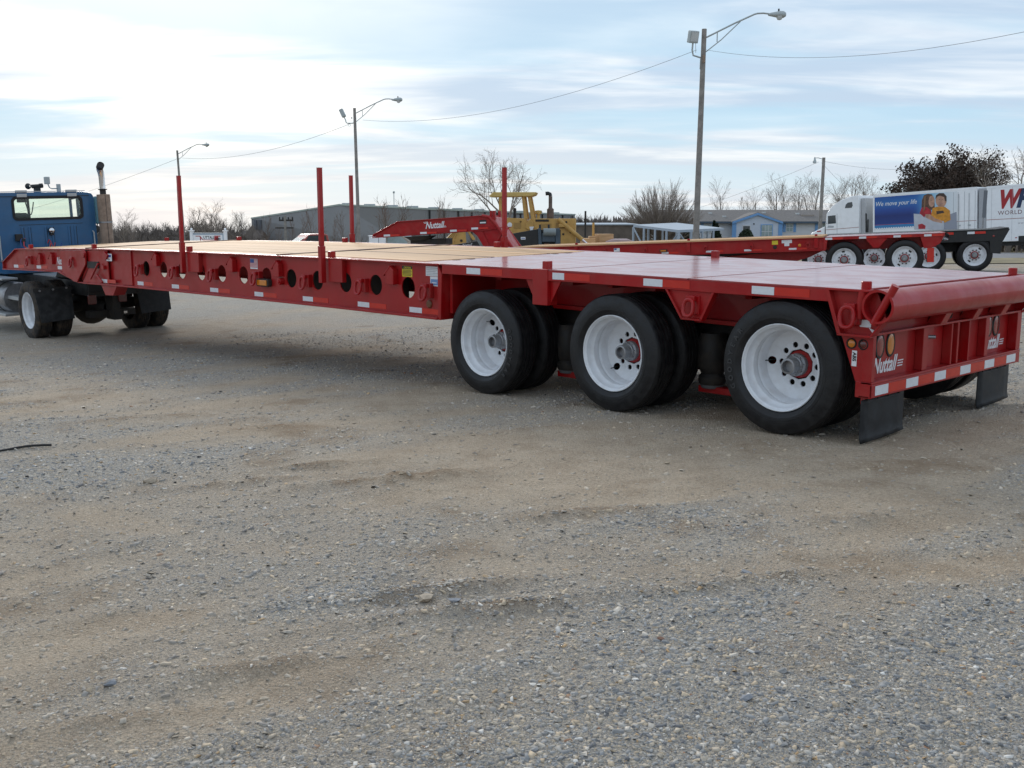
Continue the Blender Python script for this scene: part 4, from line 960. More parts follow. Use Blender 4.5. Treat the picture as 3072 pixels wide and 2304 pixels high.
# wheels with brown dust
_o = tyre_mesh(.50, .312, .235, 64, 5).build('tyre', RUBBERB, smooth=28); TYRET = _o.data; bpy.data.objects.remove(_o)
for s_ in (-1, 1):
    wheel(truck, (0, s_*1.155, .497), s_ > 0, .3, None, tm=TYRET)
    w_ = part(None, 'wheel', RIMM, (-4.5, s_*1.10, .497), (0, 0, PI if s_ > 0 else 0), truck); part(None, 'tyre', TYRET, parent=w_)
    # quarter fender flap hung behind the duals
    y0, y1 = (-1.22, -.62) if s_ < 0 else (.50, 1.10)
    vs = [(.62, y0, .86), (.62, y1, .88), (.66, y1+.01, .62), (.67, y1, .36), (.64, y0+.02, .32), (.63, y0-.02, .60)]
    fo = MB().add([(.60, y0, .84), (.60, y1, .90), (.66, y1, .36), (.64, y0+.06, .33)], [(0, 1, 2, 3)]).build('mud_flap', FLAP, truck); q = fo.modifiers.new('thick', 'SOLIDIFY'); q.thickness = .012
    MB().box(.585, .598, y0-.02, y1+.03, .84, .91).build('flap_hanger', BLACK, truck)
    for k in range(3): MB().cyl((.60, y0+.08+.22*k, .865+.01*k), (.625, y0+.08+.22*k, .865+.01*k), .018, 8).build('bolt', STEEL, truck)
# ------------------------------------------------------------------ things behind the trailer
F3 = np.array([math.sin(YAW)*math.cos(PITCH), math.cos(YAW)*math.cos(PITCH), -math.sin(PITCH)])
R3 = np.array([RGT[0], RGT[1], 0.]); U3 = np.cross(R3, F3)
def at(u, v, D):
    """the point of the place at depth D along the line of sight (photo pixels)"""
    return CAM+(F3+R3*(u-1536)/3115-U3*(v-1152)/3115)*D
def root(name, label, cat, loc, deg, tilt=0., group=None): return thing(name, label, cat, tuple(loc), (0, -R(tilt), R(deg)), group)

# --- second red trailer with gooseneck
t2 = root('flatbed_trailer', 'red two axle trailer with a raised gooseneck, parked behind the deck of the front trailer', 'trailer', (-8.79, 20.14, .43), 27, 2.49)
W2 = 2.6; DT = .63
def Q(mb, name, m, parent=None, bevel=.005, smooth=False): return mb.build(name, m, parent or t2, None, smooth, bevel)
for y0 in (.05, W2-.062): Q(MB().box(-11.0, -2.03, y0, y0+.012, .28, DT-.03, 2), 'beam_web', RED)
for y0 in (0, W2-.13):
    Q(MB().box(-11.0, -2.03, y0, y0+.13, DT-.03, DT-.012), 'top_flange', RED); Q(MB().box(-11.0, -2.0, y0, y0+.13, .265, .282), 'bottom_flange', RED)
for i in range(11):
    ya = .02+i*(W2-.04)/11; Q(MB().box(-10.9, -2.06, ya+.002, ya+(W2-.04)/11-.002, DT-.010, DT+.032+.002*(i % 3)), 'plank', WOOD, bevel=.002)
Q(MB().prism([(-2.05, DT-.02), (-1.93, DT-.02), (-1.99, .27), (-2.05, .27)], 'y', .0, .3), 'beam_end_plate', RED)
Q(MB().box(-2.0, -1.96, .1, W2-.1, .3, DT-.02), 'step_bulkhead', RED)
Q(MB().prism([(-2.05, .265), (-3.3, .265), (-5.2, .12), (-5.2, .05), (-2.9, -.05), (-2.4, .1)], 'y', .5, 2.1), 'under_frame', RED)
Q(MB().box(-2.0, .97, .0, W2, DT-.012, DT), 'deck_plate', REDDECK, bevel=.002)
for y0, y1 in ((0, .012), (W2-.012, W2)): Q(MB().box(-2.0, .97, y0, y1, DT-.085, DT-.0125), 'side_rail', RED)
for y0 in (.65, 1.9): Q(MB().box(-2.0, .8, y0, y0+.05, .25, DT-.013), 'frame_rail', RED)
Q(MB().prism([(-.98, DT-.086), (-.43, DT-.086), (-.64, .30), (-.78, .30)], 'y', .02, .04), 'ring_plate', RED)
o = Q(MB().prism([(.36, DT-.013), (.92, DT-.013), (.97, DT-.05), (.86, .36), (.66, .25), (.47, .25)], 'y', .02, .05), 'corner_plate', RED)
Q(MB().box(.55, .72, .02, .06, -.12, .25), 'bumper_upright', REDTAPE); Q(MB().box(.66, .72, .05, W2-.05, -.10, .02), 'bumper_face', RED)
Q(MB().lathe([(.105, 0), (.105, W2)], 24, 'y', (.98, 0, DT-.10)), 'roller_tube', RED, smooth=30)
for x in (-8.95, -5.68, -2.24): Q(MB().box(x-.035, x+.035, .05, .12, DT-.02, DT+.085), 'stake_socket', RED); Q(MB().box(x-.05, x+.05, -.004, .05, .34, DT-.035), 'stake_pocket', RED)
for x in (-9.9, -8.1, -6.9, -5.2, -3.95, -2.45):
    pts = [(x+.045*math.cos(2*PI*k/14), -.01, .42+.06*math.sin(2*PI*k/14)) for k in range(14)]
    Q(MB().tube(pts, .013, 6, closed=True), 'd_ring', RED, smooth=True); Q(MB().box(x-.04, x+.04, 0, .05, .46, .52), 'ring_lug', RED)
for x in (-9.6, -8.55, -7.5, -6.45, -5.2, -4.15, -2.95): Q(MB().box(x, x+.2, .0475, .0495, .315, .365), 'white_tape', WHITETAPE, bevel=0); Q(MB().box(x+.205, x+.48, .0478, .0495, .315, .365), 'red_tape', REDTAPE, bevel=0)
for x in (-2.0, -1.14, -.28, .47): Q(MB().box(x, x+.18, -.002, -.0005, DT-.078, DT-.022), 'white_tape', WHITETAPE, bevel=0); Q(MB().box(x+.185, min(x+.45, .95), -.0017, -.0005, DT-.078, DT-.022), 'red_tape', REDTAPE, bevel=0)
f2 = Q(MB().box(-7.83, -7.66, .046, .0495, .42, .52), 'flag_sticker', STICKER, bevel=0); MB().box(-7.82, -7.75, .044, .0458, .475, .515).build('flag_canton', BLUEINK, f2)
Q(MB().box(-3.40, -3.24, .046, .0495, .47, .58), 'caution_sticker', YELLOWST, bevel=0); Q(MB().box(-3.14, -2.87, .046, .0495, .50, .59), 'spec_sticker', STICKER, bevel=0); Q(MB().box(-3.07, -2.94, .044, .0458, .42, .50), 'badge_sticker', STICKER, bevel=0)
l2 = Q(MB().box(-6.50, -6.28, -.005, .05, .37, .44), 'side_marker_lamp', GREASE, bevel=.015); MB().box(-6.47, -6.31, -.015, -.005, .385, .425).build('lens', AMBER, l2, bevel=.008)
Q(MB().lathe([(.001, -.012), (.035, -.01), (.045, .0), (.045, .01)], 18, 'y', (-2.67, .045, .43)), 'round_reflector', AMBER, smooth=True)
Q(MB().lathe([(.001, -.012), (.045, -.01), (.055, .0), (.055, .01)], 18, 'y', (-3.32, .045, .40)), 'hose_boss', GREASE, smooth=True)
# gooseneck
neck = Q(MB().prism([(-15.63, 1.13), (-15.61, 1.19), (-14.75, 1.56), (-11.95, 1.62), (-11.6, 1.57), (-11.0, .63), (-11.0, .20), (-11.75, .20), (-12.05, .95), (-12.30, 1.16), (-12.6, 1.20), (-15.3, 1.10)], 'y', .35, 1.08), 'gooseneck', RED, bevel=.012)
for y0 in (.30, 1.05): Q(MB().prism([(-15.66, 1.13), (-15.63, 1.21), (-14.76, 1.575), (-11.9, 1.64), (-11.9, 1.615), (-14.75, 1.55), (-15.60, 1.185), (-15.6, 1.13)], 'y', y0, y0+.08), 'neck_flange', RED); Q(MB().prism([(-15.66, 1.09), (-12.4, 1.17), (-11.95, 1.17), (-11.3, 1.24), (-11.3, 1.265), (-11.95, 1.195), (-12.4, 1.195), (-15.66, 1.115)], 'y', y0, y0+.08), 'neck_flange', RED)
for y0, xs in ((.28, 0), (1.02, 0)):
    Q(MB().tube([(-11.95, y0+.05, 1.63), (-11.72, y0+.05, 1.58), (-11.55, y0+.05, 1.40), (-10.99, y0+.05, .60)], .048, 8), 'neck_bar', RED, smooth=40)
    Q(MB().box(-11.72, -11.64, y0+.1, y0+.2, 1.50, 1.76), 'neck_pin', RED)
Q(MB().box(-11.62, -11.54, .36, .46, 1.2, 1.76), 'neck_pin', RED)
Q(MB().prism([(-12.2, 1.16), (-11.95, 1.16), (-11.55, .3), (-11.7, .3)], 'y', .31, .345), 'neck_gusset', RED); Q(MB().prism([(-11.3, 1.2), (-11.24, 1.2), (-11.85, .25), (-11.91, .25)], 'y', .315, .345), 'neck_gusset', RED)
Q(MB().lathe([(.001, -.16), (.30, -.13), (.5, -.02), (.5, .0), (.001, .0)], 20, 'z', (-14.2, .72, 1.10)), 'kingpin_plate', GREASE, smooth=30)
Q(MB().box(-14.5, -13.3, .6, 1.2, .80, 1.0), 'neck_ram', GREASE, bevel=.03)
text('brand_lettering', 'Nuttall', .27, STICKER, t2, (-13.84, .345, 1.315), (PI/2, -.02, 0), shear=.35, width=.80, bold=.006)
for i in range(2): Q(MB().prism([(-13.90+.02*i, 1.50-.03*i), (-13.76+.02*i, 1.51-.03*i), (-13.75+.02*i, 1.525-.03*i), (-13.89+.02*i, 1.515-.03*i)], 'y', .343, .348), 'brand_stripe', STICKER, bevel=0); Q(MB().prism([(-13.28-.02*i, 1.33+.03*i), (-13.14-.02*i, 1.335+.03*i), (-13.13-.02*i, 1.35+.03*i), (-13.27-.02*i, 1.345+.03*i)], 'y', .343, .348), 'brand_stripe', STICKER, bevel=0)
for x, z in ((-15.25, 1.125), (-14.0, 1.155), (-13.0, 1.185), (-12.3, 1.225)): Q(MB().box(x, x+.22, .292, .2995, z, z+.06), 'white_tape', WHITETAPE, bevel=0); Q(MB().box(x+.225, x+.55, .2925, .2995, z, z+.055), 'red_tape', REDTAPE, bevel=0)
Q(MB().box(-12.05, -11.82, .345, .349, 1.38, 1.50), 'emblem_plate', BLACKINK, bevel=0); Q(MB().box(-12.03, -11.84, .342, .3448, 1.40, 1.44), 'emblem_print', STICKER, bevel=0)
# road wheels with a shallower dish, nuts in place
def rim_shallow(n=40):
    mb = MB(); mb.lathe([(.282, .05), (.290, .022), (.303, .003), (.309, .0), (.313, .005), (.310, .02)], n)
    mb.lathe([(.282, .05), (.270, .06), (.255, .085), (.235, .095), (.205, .082), (.190, .080), (.105, .082)], n); return mb
_o = rim_shallow().build('wheel', WHEELW, smooth=30); RIM2 = _o.data; bpy.data.objects.remove(_o)
hb = MB().lathe([(.001, -.01), (.052, -.01), (.060, .0), (.062, .05), (.085, .055), (.088, .085)], 24)
_o = hb.build('hub', STEEL, smooth=30); HUB2 = _o.data; bpy.data.objects.remove(_o)
_o = MB().lathe([(.090, .04), (.108, .04), (.110, .085), (.088, .085)], 24).build('hub_ring', RED, smooth=30); RNG2 = _o.data; bpy.data.objects.remove(_o)
nb = MB()
for k in range(10): a = 2*PI*k/10; nb.cyl((.143*math.cos(a), .045, .143*math.sin(a)), (.143*math.cos(a), .085, .143*math.sin(a)), .019, 8)
for k in range(2):
    a = .9+PI*k; nb.add([((.222+dr)*math.cos(a+da), .0795+(.012 if dr > 0 else 0)-.004, (.222+dr)*math.sin(a+da)) for dr, da in ((-.022, -.17), (.022, -.17), (.022, .17), (-.022, .17))], [(0, 1, 2, 3)])
_o = nb.build('wheel_nut', GREASE); NUT2 = _o.data; bpy.data.objects.remove(_o)
_o = tyre_mesh(.48, .312, .235, 48, 3).build('tyre', RUBBER, smooth=28); TY2 = _o.data; bpy.data.objects.remove(_o)
def wheel2(parent, loc, flip, a, sc=1.):
    w = part(None, 'wheel', RIM2, loc, (0, a, PI if flip else 0), parent); w.scale = (sc,)*3
    for nm, me in (('tyre', TY2), ('hub', HUB2), ('hub_ring', RNG2), ('wheel_nut', NUT2)): part(None, nm, me, parent=w)
    part(None, 'inner_tyre', TY2, (0, .33, 0), parent=w); return w
for x in (0, -1.52):
    wheel2(t2, (x, .04, 0), False, .5*x); wheel2(t2, (x, W2-.04, 0), True, 1.3+x); Q(MB().cyl((x, .3, 0), (x, W2-.3, 0), .07, 12), 'axle', GREASE, smooth=True)

# --- black trailer behind it
t3 = root('flatbed_trailer', 'black flat trailer with white wheels and upturned tail, standing beyond the second red trailer', 'trailer', (-9.08, 25.27, .372), 27, 2.49)
def B_(mb, name, m=BLACK, bevel=.006, smooth=False): return mb.build(name, m, t3, None, smooth, bevel)
B_(MB().prism([(-9, .72), (.55, .72), (.90, .775), (.93, .73), (.74, .36), (.70, .02), (.42, .05), (.40, .40), (-9, .40)], 'y', .02, .10), 'side_frame'); B_(MB().prism([(-9, .72), (.55, .72), (.90, .775), (.93, .73), (.74, .36), (-9, .40)], 'y', 2.45, 2.55), 'side_frame')
B_(MB().box(-9, .55, .0, 2.57, .721, .75), 'deck_plate'); B_(MB().prism([(.55, .722), (.90, .777), (.92, .79), (.55, .75)], 'y', 0, 2.57), 'tail_lip'); B_(MB().box(.60, .70, .1, 2.45, .05, .40), 'rear_bulkhead')
B_(MB().box(-9, .5, .7, .85, .1, .7), 'frame_rail'); B_(MB().box(-9, .5, 1.7, 1.85, .1, .7), 'frame_rail')
for x in (-.22, -1.1): B_(MB().box(x, x+.2, -.004, .018, .63, .70), 'white_tape', WHITETAPE, 0); B_(MB().box(x+.205, x+.5, -.003, .018, .63, .70), 'red_tape', REDTAPE, 0)
for i, x in enumerate((0, -1.28, -2.84, -4.5)):
    wheel2(t3, (x, .06, -.0), False, .7*i, 1.04); wheel2(t3, (x, 2.5, 0), True, .3*i, 1.04); B_(MB().cyl((x, .3, 0), (x, 2.2, 0), .07, 12), 'axle', GREASE)
for x in (.5,): B_(MB().lathe([(.001, -.01), (.03, -.008), (.035, .01)], 12, 'y', (x, .02, .55)), 'marker_lamp', REDLENS)

# --- yellow crawler loader with canopy
ld = root('crawler_loader', 'yellow loader with a flat canopy roof and dark exhaust stack, behind the gooseneck', 'loader', (-26.07, 23.59, .3), 42)
def Lo(mb, name, m=YELLOW, bevel=.02, smooth=False, p=None): return mb.build(name, m, p or ld, None, smooth, bevel)
Lo(MB().prism([(-1.80, 2.02), (-1.62, 2.17), (.12, 2.17), (.05, 2.05), (-.1, 2.0), (-1.75, 1.98)], 'y', -.1, 1.5), 'canopy', CREAM, .03)
for a, b, c, d in ((-1.40, -1.30, -1.40, -1.28), (-.48, -.36, -.38, -.24), (-.24, -.12, -.04, .12)):
    for y0 in ((.0, .10), (1.28, 1.38)): Lo(MB().prism([(a, 2.0), (b, 2.0), (d, .74 if b > -.2 else 1.1), (c, .74 if b > -.2 else 1.1)], 'y', *y0), 'canopy_post')
Lo(MB().prism([(-1.50, .10), (-1.50, 1.17), (-.30, 1.12), (-.26, .95), (-.06, .90), (-.06, .10)], 'y', .0, 1.4), 'engine_cover'); Lo(MB().box(-.06, 1.70, .02, 1.38, .08, 1.12), 'loader_tower')
Lo(MB().prism([(-.30, .95), (-.12, 1.12), (.0, .95), (.0, .70), (-.2, .66), (-.32, .75)], 'y', -.06, .0), 'step_plate')
Lo(MB().prism([(-.16, .80), (.02, .80), (-.04, .62), (-.12, .62)], 'y', -.063, -.059), 'worn_patch', STICKER, 0)
Lo(MB().box(.08, .62, .005, .02, 1.0, 1.085), 'name_strip', GREASE, .0); Lo(MB().lathe([(.001, -.02), (.09, -.015), (.10, .0)], 18, 'y', (-.96, .0, .87)), 'round_badge', STICKER, 0, True)
Lo(MB().box(-.80, -.50, -.01, .0, .72, .96), 'grille', GREYINK if False else mat('faded_yellow_grille', (.34, .20, .06), .7, var=.2, vscale=30), .0)
Lo(MB().box(.30, .72, .005, .02, .68, .92), 'service_door', MATS['faded_yellow_grille'], 0); Lo(MB().box(.90, 1.25, .005, .02, .72, .96), 'service_door', MATS['faded_yellow_grille'], 0)
for x, z in ((1.32, .98), (1.50, .58), (.95, .30), (1.2, .5), (-.52, 1.0), (-.55, .75)): Lo(MB().cyl((x, .0, z), (x, .05, z), .045, 10), 'port', GREASE, 0)
Lo(MB().tube([(1.0, -.10, 1.10), (1.97, -.10, .28)], .085, 12), 'lift_cylinder', YELLOW, 0, 30); Lo(MB().tube([(1.97, -.10, .28), (2.25, -.10, .04)], .045, 10), 'cylinder_rod', CHROME, 0, 30); Lo(MB().box(1.02, 1.30, -.16, .02, .78, .92), 'cylinder_bracket')
Lo(MB().lathe([(.14, 1.1), (.14, 1.50), (.09, 1.54), (.075, 1.58), (.075, 2.02)], 16, 'z', (.66, .5, 0)), 'muffler', mat('sooty_brown_steel', (.12, .085, .07), .7, var=.25, vscale=6), 0, 30); Lo(MB().tube([(.66, .5, 2.02), (.64, .5, 2.10), (.56, .5, 2.13), (.46, .5, 2.12)], .078, 12), 'stack_elbow', BLACK, 0, True)
Lo(MB().lathe([(.06, 1.1), (.06, 1.3), (.13, 1.31), (.14, 1.44), (.001, 1.46)], 16, 'z', (.17, .6, 0)), 'air_cleaner', CREAM, 0, 30)
Lo(MB().box(-1.2, -.75, .4, .9, .95, 1.15).box(-.85, -.75, .4, .9, 1.1, 1.55), 'seat', BLACK, .04); Lo(MB().tube([(-.60+.12*math.cos(2*PI*k/16), .65+.14*math.sin(2*PI*k/16), 1.30) for k in range(16)], .014, 6, closed=True).tube([(-.6, .65, 1.3), (-.5, .65, 1.05)], .02, 6), 'steering_wheel', BLACK, 0)
for y0 in (-.05, 1.05):
    pl = [(-1.5+.42*math.cos(a), -.55+.42*math.sin(a)) for a in np.linspace(PI/2, 1.5*PI, 9)]+[(1.4+.42*math.cos(a), -.55+.42*math.sin(a)) for a in np.linspace(-PI/2, PI/2, 9)]
    Lo(MB().prism(pl, 'y', y0, y0+.42), 'track', GREASE, .02)

bb = root('hydraulic_blade', 'black steel blade with slate grey uprights and a hydraulic motor, in front of the loader', 'attachment', (-24.91, 21.89, .38), 50.25)
def Bb(mb, name, m=BLACK, bevel=.012, smooth=False): return mb.build(name, m, bb, None, smooth, bevel)
Bb(MB().prism([(-.64, .44), (.56, .65), (.66, .02), (.55, -1.0), (-.5, -1.0), (-.40, -.02)], 'y', .0, .12), 'blade'); Bb(MB().box(.50, 1.46, .14, .20, -.9, .62), 'back_plate')
for x0, x1 in ((.56, .70), (1.22, 1.42)): Bb(MB().prism([(x0, .68), (x1-.02, .68), (x1+.06, -.9), (x0+.06, -.9)], 'y', -.04, .135), 'upright', SLATE)
Bb(MB().lathe([(.001, 0), (.14, 0), (.15, .03), (.15, .45), (.13, .48), (.001, .48)], 18, 'x', (.76, -.06, .53)), 'hydraulic_motor', mat('grey_green_steel', (.22, .25, .25), .45, metal=.3, var=.1), 0, 30); Bb(MB().box(.72, 1.22, -.03, .13, .15, .50), 'motor_housing', SLATE, .03)
for x in (.64, .98): Bb(MB().cyl((x, .05, .62), (x, .05, .82), .04, 10), 'pin', BLACK, 0)
Bb(MB().box(-.10, .08, -.006, .0, .25, .35), 'sticker', STICKER, 0); Bb(MB().box(-.08, .06, -.009, -.006, .28, .305), 'sticker_print', BLUEINK, 0); Bb(MB().box(.80, 1.0, -.05, -.03, .03, .10), 'brown_block', mat('rusty_brown', (.14, .07, .04), .8, var=.2), 0)

P = at(1368, 735, 39)
yb = root('grapple_bucket', 'yellow ribbed bucket left of the red gooseneck', 'bucket', P, 50)
yb_ = lambda mb, n, m=YELLOW, bv=.015: mb.build(n, m, yb, None, False, bv)
yb_(MB().prism([(-.42, .03), (-.38, .22), (-.1, .50), (.36, .50), (.40, .02), (.40, -1.1), (-.38, -1.1)], 'y', 0, .7), 'bucket_shell')
for i in range(4): yb_(MB().prism([(-.44+.10*i, .04), (-.38+.09*i, .22+.02*i), (-.12+.05*i, .49), (-.08+.05*i, .51), (-.34+.09*i, .22), (-.38+.10*i, .04)], 'y', -.05-.001*i, .0), 'rib')
yb_(MB().cyl((-.1, -.03, .18), (-.1, .02, .18), .07, 14), 'pin_boss'); yb_(MB().cyl((.2, -.03, .16), (.2, .02, .16), .05, 14), 'pin_boss', GREASE); yb_(MB().prism([(.42, .52), (.50, .52), (.72, .25), (.72, .18), (.62, .18)], 'y', .1, .5), 'loader_arm')
P = at(1395, 742, 36)
kb = root('black_bucket', 'low black bucket edge with a white script logo under the gooseneck', 'bucket', P, 50)
MB().prism([(-.62, .05), (.42, .22), (.55, .0), (.55, -1.0), (-.6, -1.0)], 'y', 0, .08).build('bucket_plate', BLACK, kb, bevel=.01); text('brand_lettering', 'Nuttall', .14, STICKER, kb, (-.10, -.006, .03), (PI/2, -.06, 0), shear=.35, width=.85)

# --- cars
def pick(name, label, cat, P, deg, body, glassm, roofh=1.75, L=5.2):
    c = thing(name, label, cat, (P[0], P[1], G(P[0], P[1])), (0, 0, R(deg)))
    c_ = lambda mb, n, m=body, bv=.04, p=None: mb.build(n, m, p or c, None, 35, bv, 3)
    c_(MB().prism([(-2.75, .42), (-2.80, .95), (-2.6, 1.06), (-1.25, 1.14), (2.55, 1.12), (2.6, .45)], 'y', -.92, .92), 'body')
    c_(MB().prism([(-1.30, 1.13), (-.55, 1.66), (-.35, roofh-.02), (.55, roofh), (.72, roofh-.06), (.85, 1.13)], 'y', -.80, .80), 'cab', body, .05)
    for s_ in (-1, 1):
        y0, y1 = (-.815, -.798) if s_ < 0 else (.798, .815)
        c_(MB().prism([(-1.02, 1.16), (-.52, 1.58), (-.40, roofh-.09), (.20, roofh-.08), (.24, 1.16)], 'y', y0, y1), 'side_window', glassm, 0); c_(MB().prism([(.32, 1.16), (.29, roofh-.08), (.58, roofh-.08), (.70, 1.16)], 'y', y0, y1), 'side_window', glassm, 0)
    c_(MB().add([(-1.325, -.70, 1.16), (-1.325, .70, 1.16), (-.60, .64, 1.655), (-.60, -.64, 1.655)], [(0, 1, 2, 3)]), 'windscreen', PALEGLASS, 0); c_(MB().add([(.86, -.62, 1.2), (.86, .62, 1.2), (.745, .6, roofh-.12), (.745, -.6, roofh-.12)], [(0, 1, 2, 3)]), 'rear_window', DARKGLASS, 0)
    for x in (-1.75, 1.65):
        for s_ in (-1, 1):
            w = MB().lathe([(.22, -.11), (.36, -.11), (.385, -.07), (.385, .07), (.36, .11), (.22, .11)], 26, 'y', (x, s_*.84, .385), close=True).build('wheel', RUBBER, c, smooth=30); MB().lathe([(.001, -.05), (.215, -.06), (.22, .0), (.215, .06), (.001, .05)], 20, 'y', (x, s_*.84, .385)).build('rim', ALU, w, smooth=30)
    for s_ in (-.65, .65): c_(MB().box(-2.82, -2.74, s_-.18, s_+.18, .72, .88), 'headlight', LENSGREY, .01); c_(MB().box(2.57, 2.63, s_-.1+.15*np.sign(s_), s_+.1+.15*np.sign(s_), .75, 1.0), 'tail_lamp', REDLENS, .01)
    for y in (-1.02, 1.02): c_(MB().box(-1.02, -.85, y-.10, y+.10, 1.18, 1.34), 'door_mirror', body, .03)
    return c
CARRED = mat('faded_red_car_paint', (.36, .055, .040), .35, coat=.5, var=.06, vscale=2); TANCAR = mat('tan_car_paint', (.34, .28, .22), .35, coat=.5, var=.05)
pick('pickup_truck', 'faded red pickup truck whose cab shows just above the plank deck', 'pickup', at(934, 760, 58), 46.25+30, CARRED, DARKGLASS, 1.86)
pick('pickup_truck', 'tan and white pickup truck half hidden under the tip of the red gooseneck', 'pickup', at(1188, 760, 52), 46.25+172, TANCAR, PALEGLASS, 1.72)
P = at(1132, 752, 51)
wb = root('utility_box', 'plain white box left of the tan pickup under the gooseneck tip', 'box', (P[0], P[1], G(P[0], P[1])), 46)
MB().box(-.40, .42, 0, .8, 0, 1.62).build('box_body', WHITE, wb, bevel=.03); MB().box(.05, .09, -.012, .0, .2, 1.6).build('box_seam', GREYINK, wb); MB().box(-.43, .45, -.03, .83, 1.6205, 1.66).build('box_lid', WHITE, wb, bevel=.01)
# --- company sign
P = at(627, 745, 60); sg = root('yard_sign', 'white company sign board between two posts with ball caps, behind the deck', 'sign', (P[0], P[1], -.33), 40)
gz_ = G(P[0], P[1])+.33
for x in (-1.0, 1.02):
    MB().box(x-.085, x+.085, -.085, .085, gz_, .98).build('post', WHITE, sg, bevel=.01); MB().box(x-.13, x+.13, -.13, .13, .98, 1.03).build('post_cap', WHITE, sg); MB().lathe([(.001, .14), (.05, .12), (.07, .07), (.05, .02), (.03, .0)], 14, 'z', (x, 0, 1.03)).build('ball_cap', WHITE, sg, smooth=True)
MB().box(-.91, .93, -.03, .03, .0, .85).build('board', WHITE, sg); MB().box(-.92, .94, -.05, .05, .855, .90).build('top_rail', GREYINK, sg); MB().box(-.92, .94, -.045, -.031, .78, .845).build('blue_band', mat('pale_blue_band', (.36, .44, .52), .5), sg)
MB().box(.86, .93, -.047, -.031, .0, .78).build('side_band', MATS['pale_blue_band'], sg)
text('sign_lettering', 'UTTALL', .235, BLACKINK, sg, (-.30, -.034, .545), (PI/2, 0, 0), width=.82, bold=.003)
SRED = mat('sign_red', (.40, .02, .025), .5)
MB().prism([(-.76, .72), (-.50, .72), (-.30, .50), (.35, .50), (.35, .46), (-.32, .46), (-.52, .68), (-.76, .68)], 'y', -.040, -.032).build('trailer_emblem', SRED, sg); MB().prism([(-.50, .70), (-.45, .70), (-.45, .42), (-.49, .42)], 'y', -.0405, -.0325).build('trailer_emblem', SRED, sg)
MB().box(.36, .72, -.040, -.032, .68, .73).box(.36, .60, -.0402, -.032, .44, .67).build('trailer_emblem', SRED, sg)
for x in (.52, .655): MB().lathe([(.035, 0), (.068, 0), (.068, .008), (.035, .008)], 18, 'y', (x, -.049, .54), close=True).build('emblem_wheel', BLACKINK, sg)
# --- warehouse
PL, PA, PR, PE = at(754, 654, 165), at(1020, 613, 150), at(1275, 625, 135), at(1725, 643, 172)
wh = thing('warehouse', 'long grey metal warehouse with a low gable, far behind the trailer', 'building', (PR[0], PR[1], G(PR[0], PR[1])))
def wv(p): return tuple(np.array(p)-np.array(wh.location))
GREYMETAL = mat('grey_metal_cladding', (.23, .225, .222), .6, var=.05, vscale=.3); TRIM = mat('pale_green_trim', (.42, .47, .42), .6, var=.05)
inn = np.array([(PR[0]-PL[0]), (PR[1]-PL[1]), 0.]); d_ = (PE-PR)*np.array([1, 1, 0]); back = np.array([d_[0], d_[1], 0])
def gnd(p): return (p[0], p[1], G(p[0], p[1])-.5)
MB().add([wv(gnd(PL)), wv(PL), wv(PA), wv(PR), wv(gnd(PR))], [(0, 1, 2, 3, 4)]).build('gable_wall', GREYMETAL, wh)
MB().add([wv(gnd(PR)), wv(PR), wv(PE), wv(gnd(PE))], [(0, 1, 2, 3)]).build('side_wall', GREYMETAL, wh)
PA2 = PA+(PE-PR); PL2 = PL+(PE-PR)
MB().add([wv(gnd(PL)), wv(PL), wv(PL2), wv(gnd(PL2))], [(0, 1, 2, 3)]).build('side_wall', GREYMETAL, wh); MB().add([wv(gnd(PL2)), wv(PL2), wv(PA2), wv(PE), wv(gnd(PE))], [(0, 1, 2, 3, 4)]).build('gable_wall', GREYMETAL, wh)
MB().add([wv(PL), wv(PA), wv(PA2), wv(PL2)], [(0, 1, 2, 3)]).build('roof', ALU, wh); MB().add([wv(PR), wv(PA), wv(PA2), wv(PE)], [(0, 1, 2, 3)]).build('roof', ALU, wh)
for a, b in ((PL, PA), (PA, PR), (PR, PE)): MB().tube([wv(a-np.array([0, 0, .05])), wv(b-np.array([0, 0, .05]))], .16, 4).build('eave_trim', TRIM, wh)
for k in range(13):
    t_ = (k+.3)/12.6
    if t_ < 1: p = PR+(PE-PR)*t_; q = p-np.array([FWD[0], FWD[1], 0])*.12; MB().box(-.11, .11, -.1, .1, G(p[0], p[1])-q[2], -.2, 1).build('downspout', BLACK, wh).location = wv(q)
for t_ in (.03, .06): p = PL+(PR-PL)*t_; q = p-np.array([FWD[0], FWD[1], 0])*.15; o = MB().box(-.35, .35, -.1, .1, G(p[0], p[1])-q[2], -.35, 1).build('downspout', mat('dark_grey_panel', (.12, .125, .14), .7) if 'dark_grey_panel' not in MATS else MATS['dark_grey_panel'], wh); o.location = wv(q)
for t_ in (.07, .35, .62, .85): p = PA+(PR-PA)*t_+np.array([FWD[0], FWD[1], 0])*2+np.array([0, 0, .3]); o = MB().box(-.75, .75, -.4, .4, -.6, -.05).build('roof_vent', LAMPGREY, wh); o.location = wv(p); o.rotation_euler = (0, 0, VIEW)
for k in range(7): p = PR+(PE-PR)*(k+.3)/7.5+np.array([FWD[0], FWD[1], 0])*2+np.array([0, 0, .3]); o = MB().box(-.7, .7, -.4, .4, -.6, -.08).build('roof_vent', LAMPGREY, wh); o.location = wv(p); o.rotation_euler = (0, 0, VIEW)
p = PA+(PR-PA)*.66+np.array([0, 0, 0]); MB().tube([wv(p), wv(p+np.array([0, 0, 1.9]))], .05, 5).lathe([(.001, .35), (.16, .2), (.12, .0)], 8, 'z', wv(p+np.array([0, 0, 1.8]))).build('roof_mast', LAMPGREY, wh)
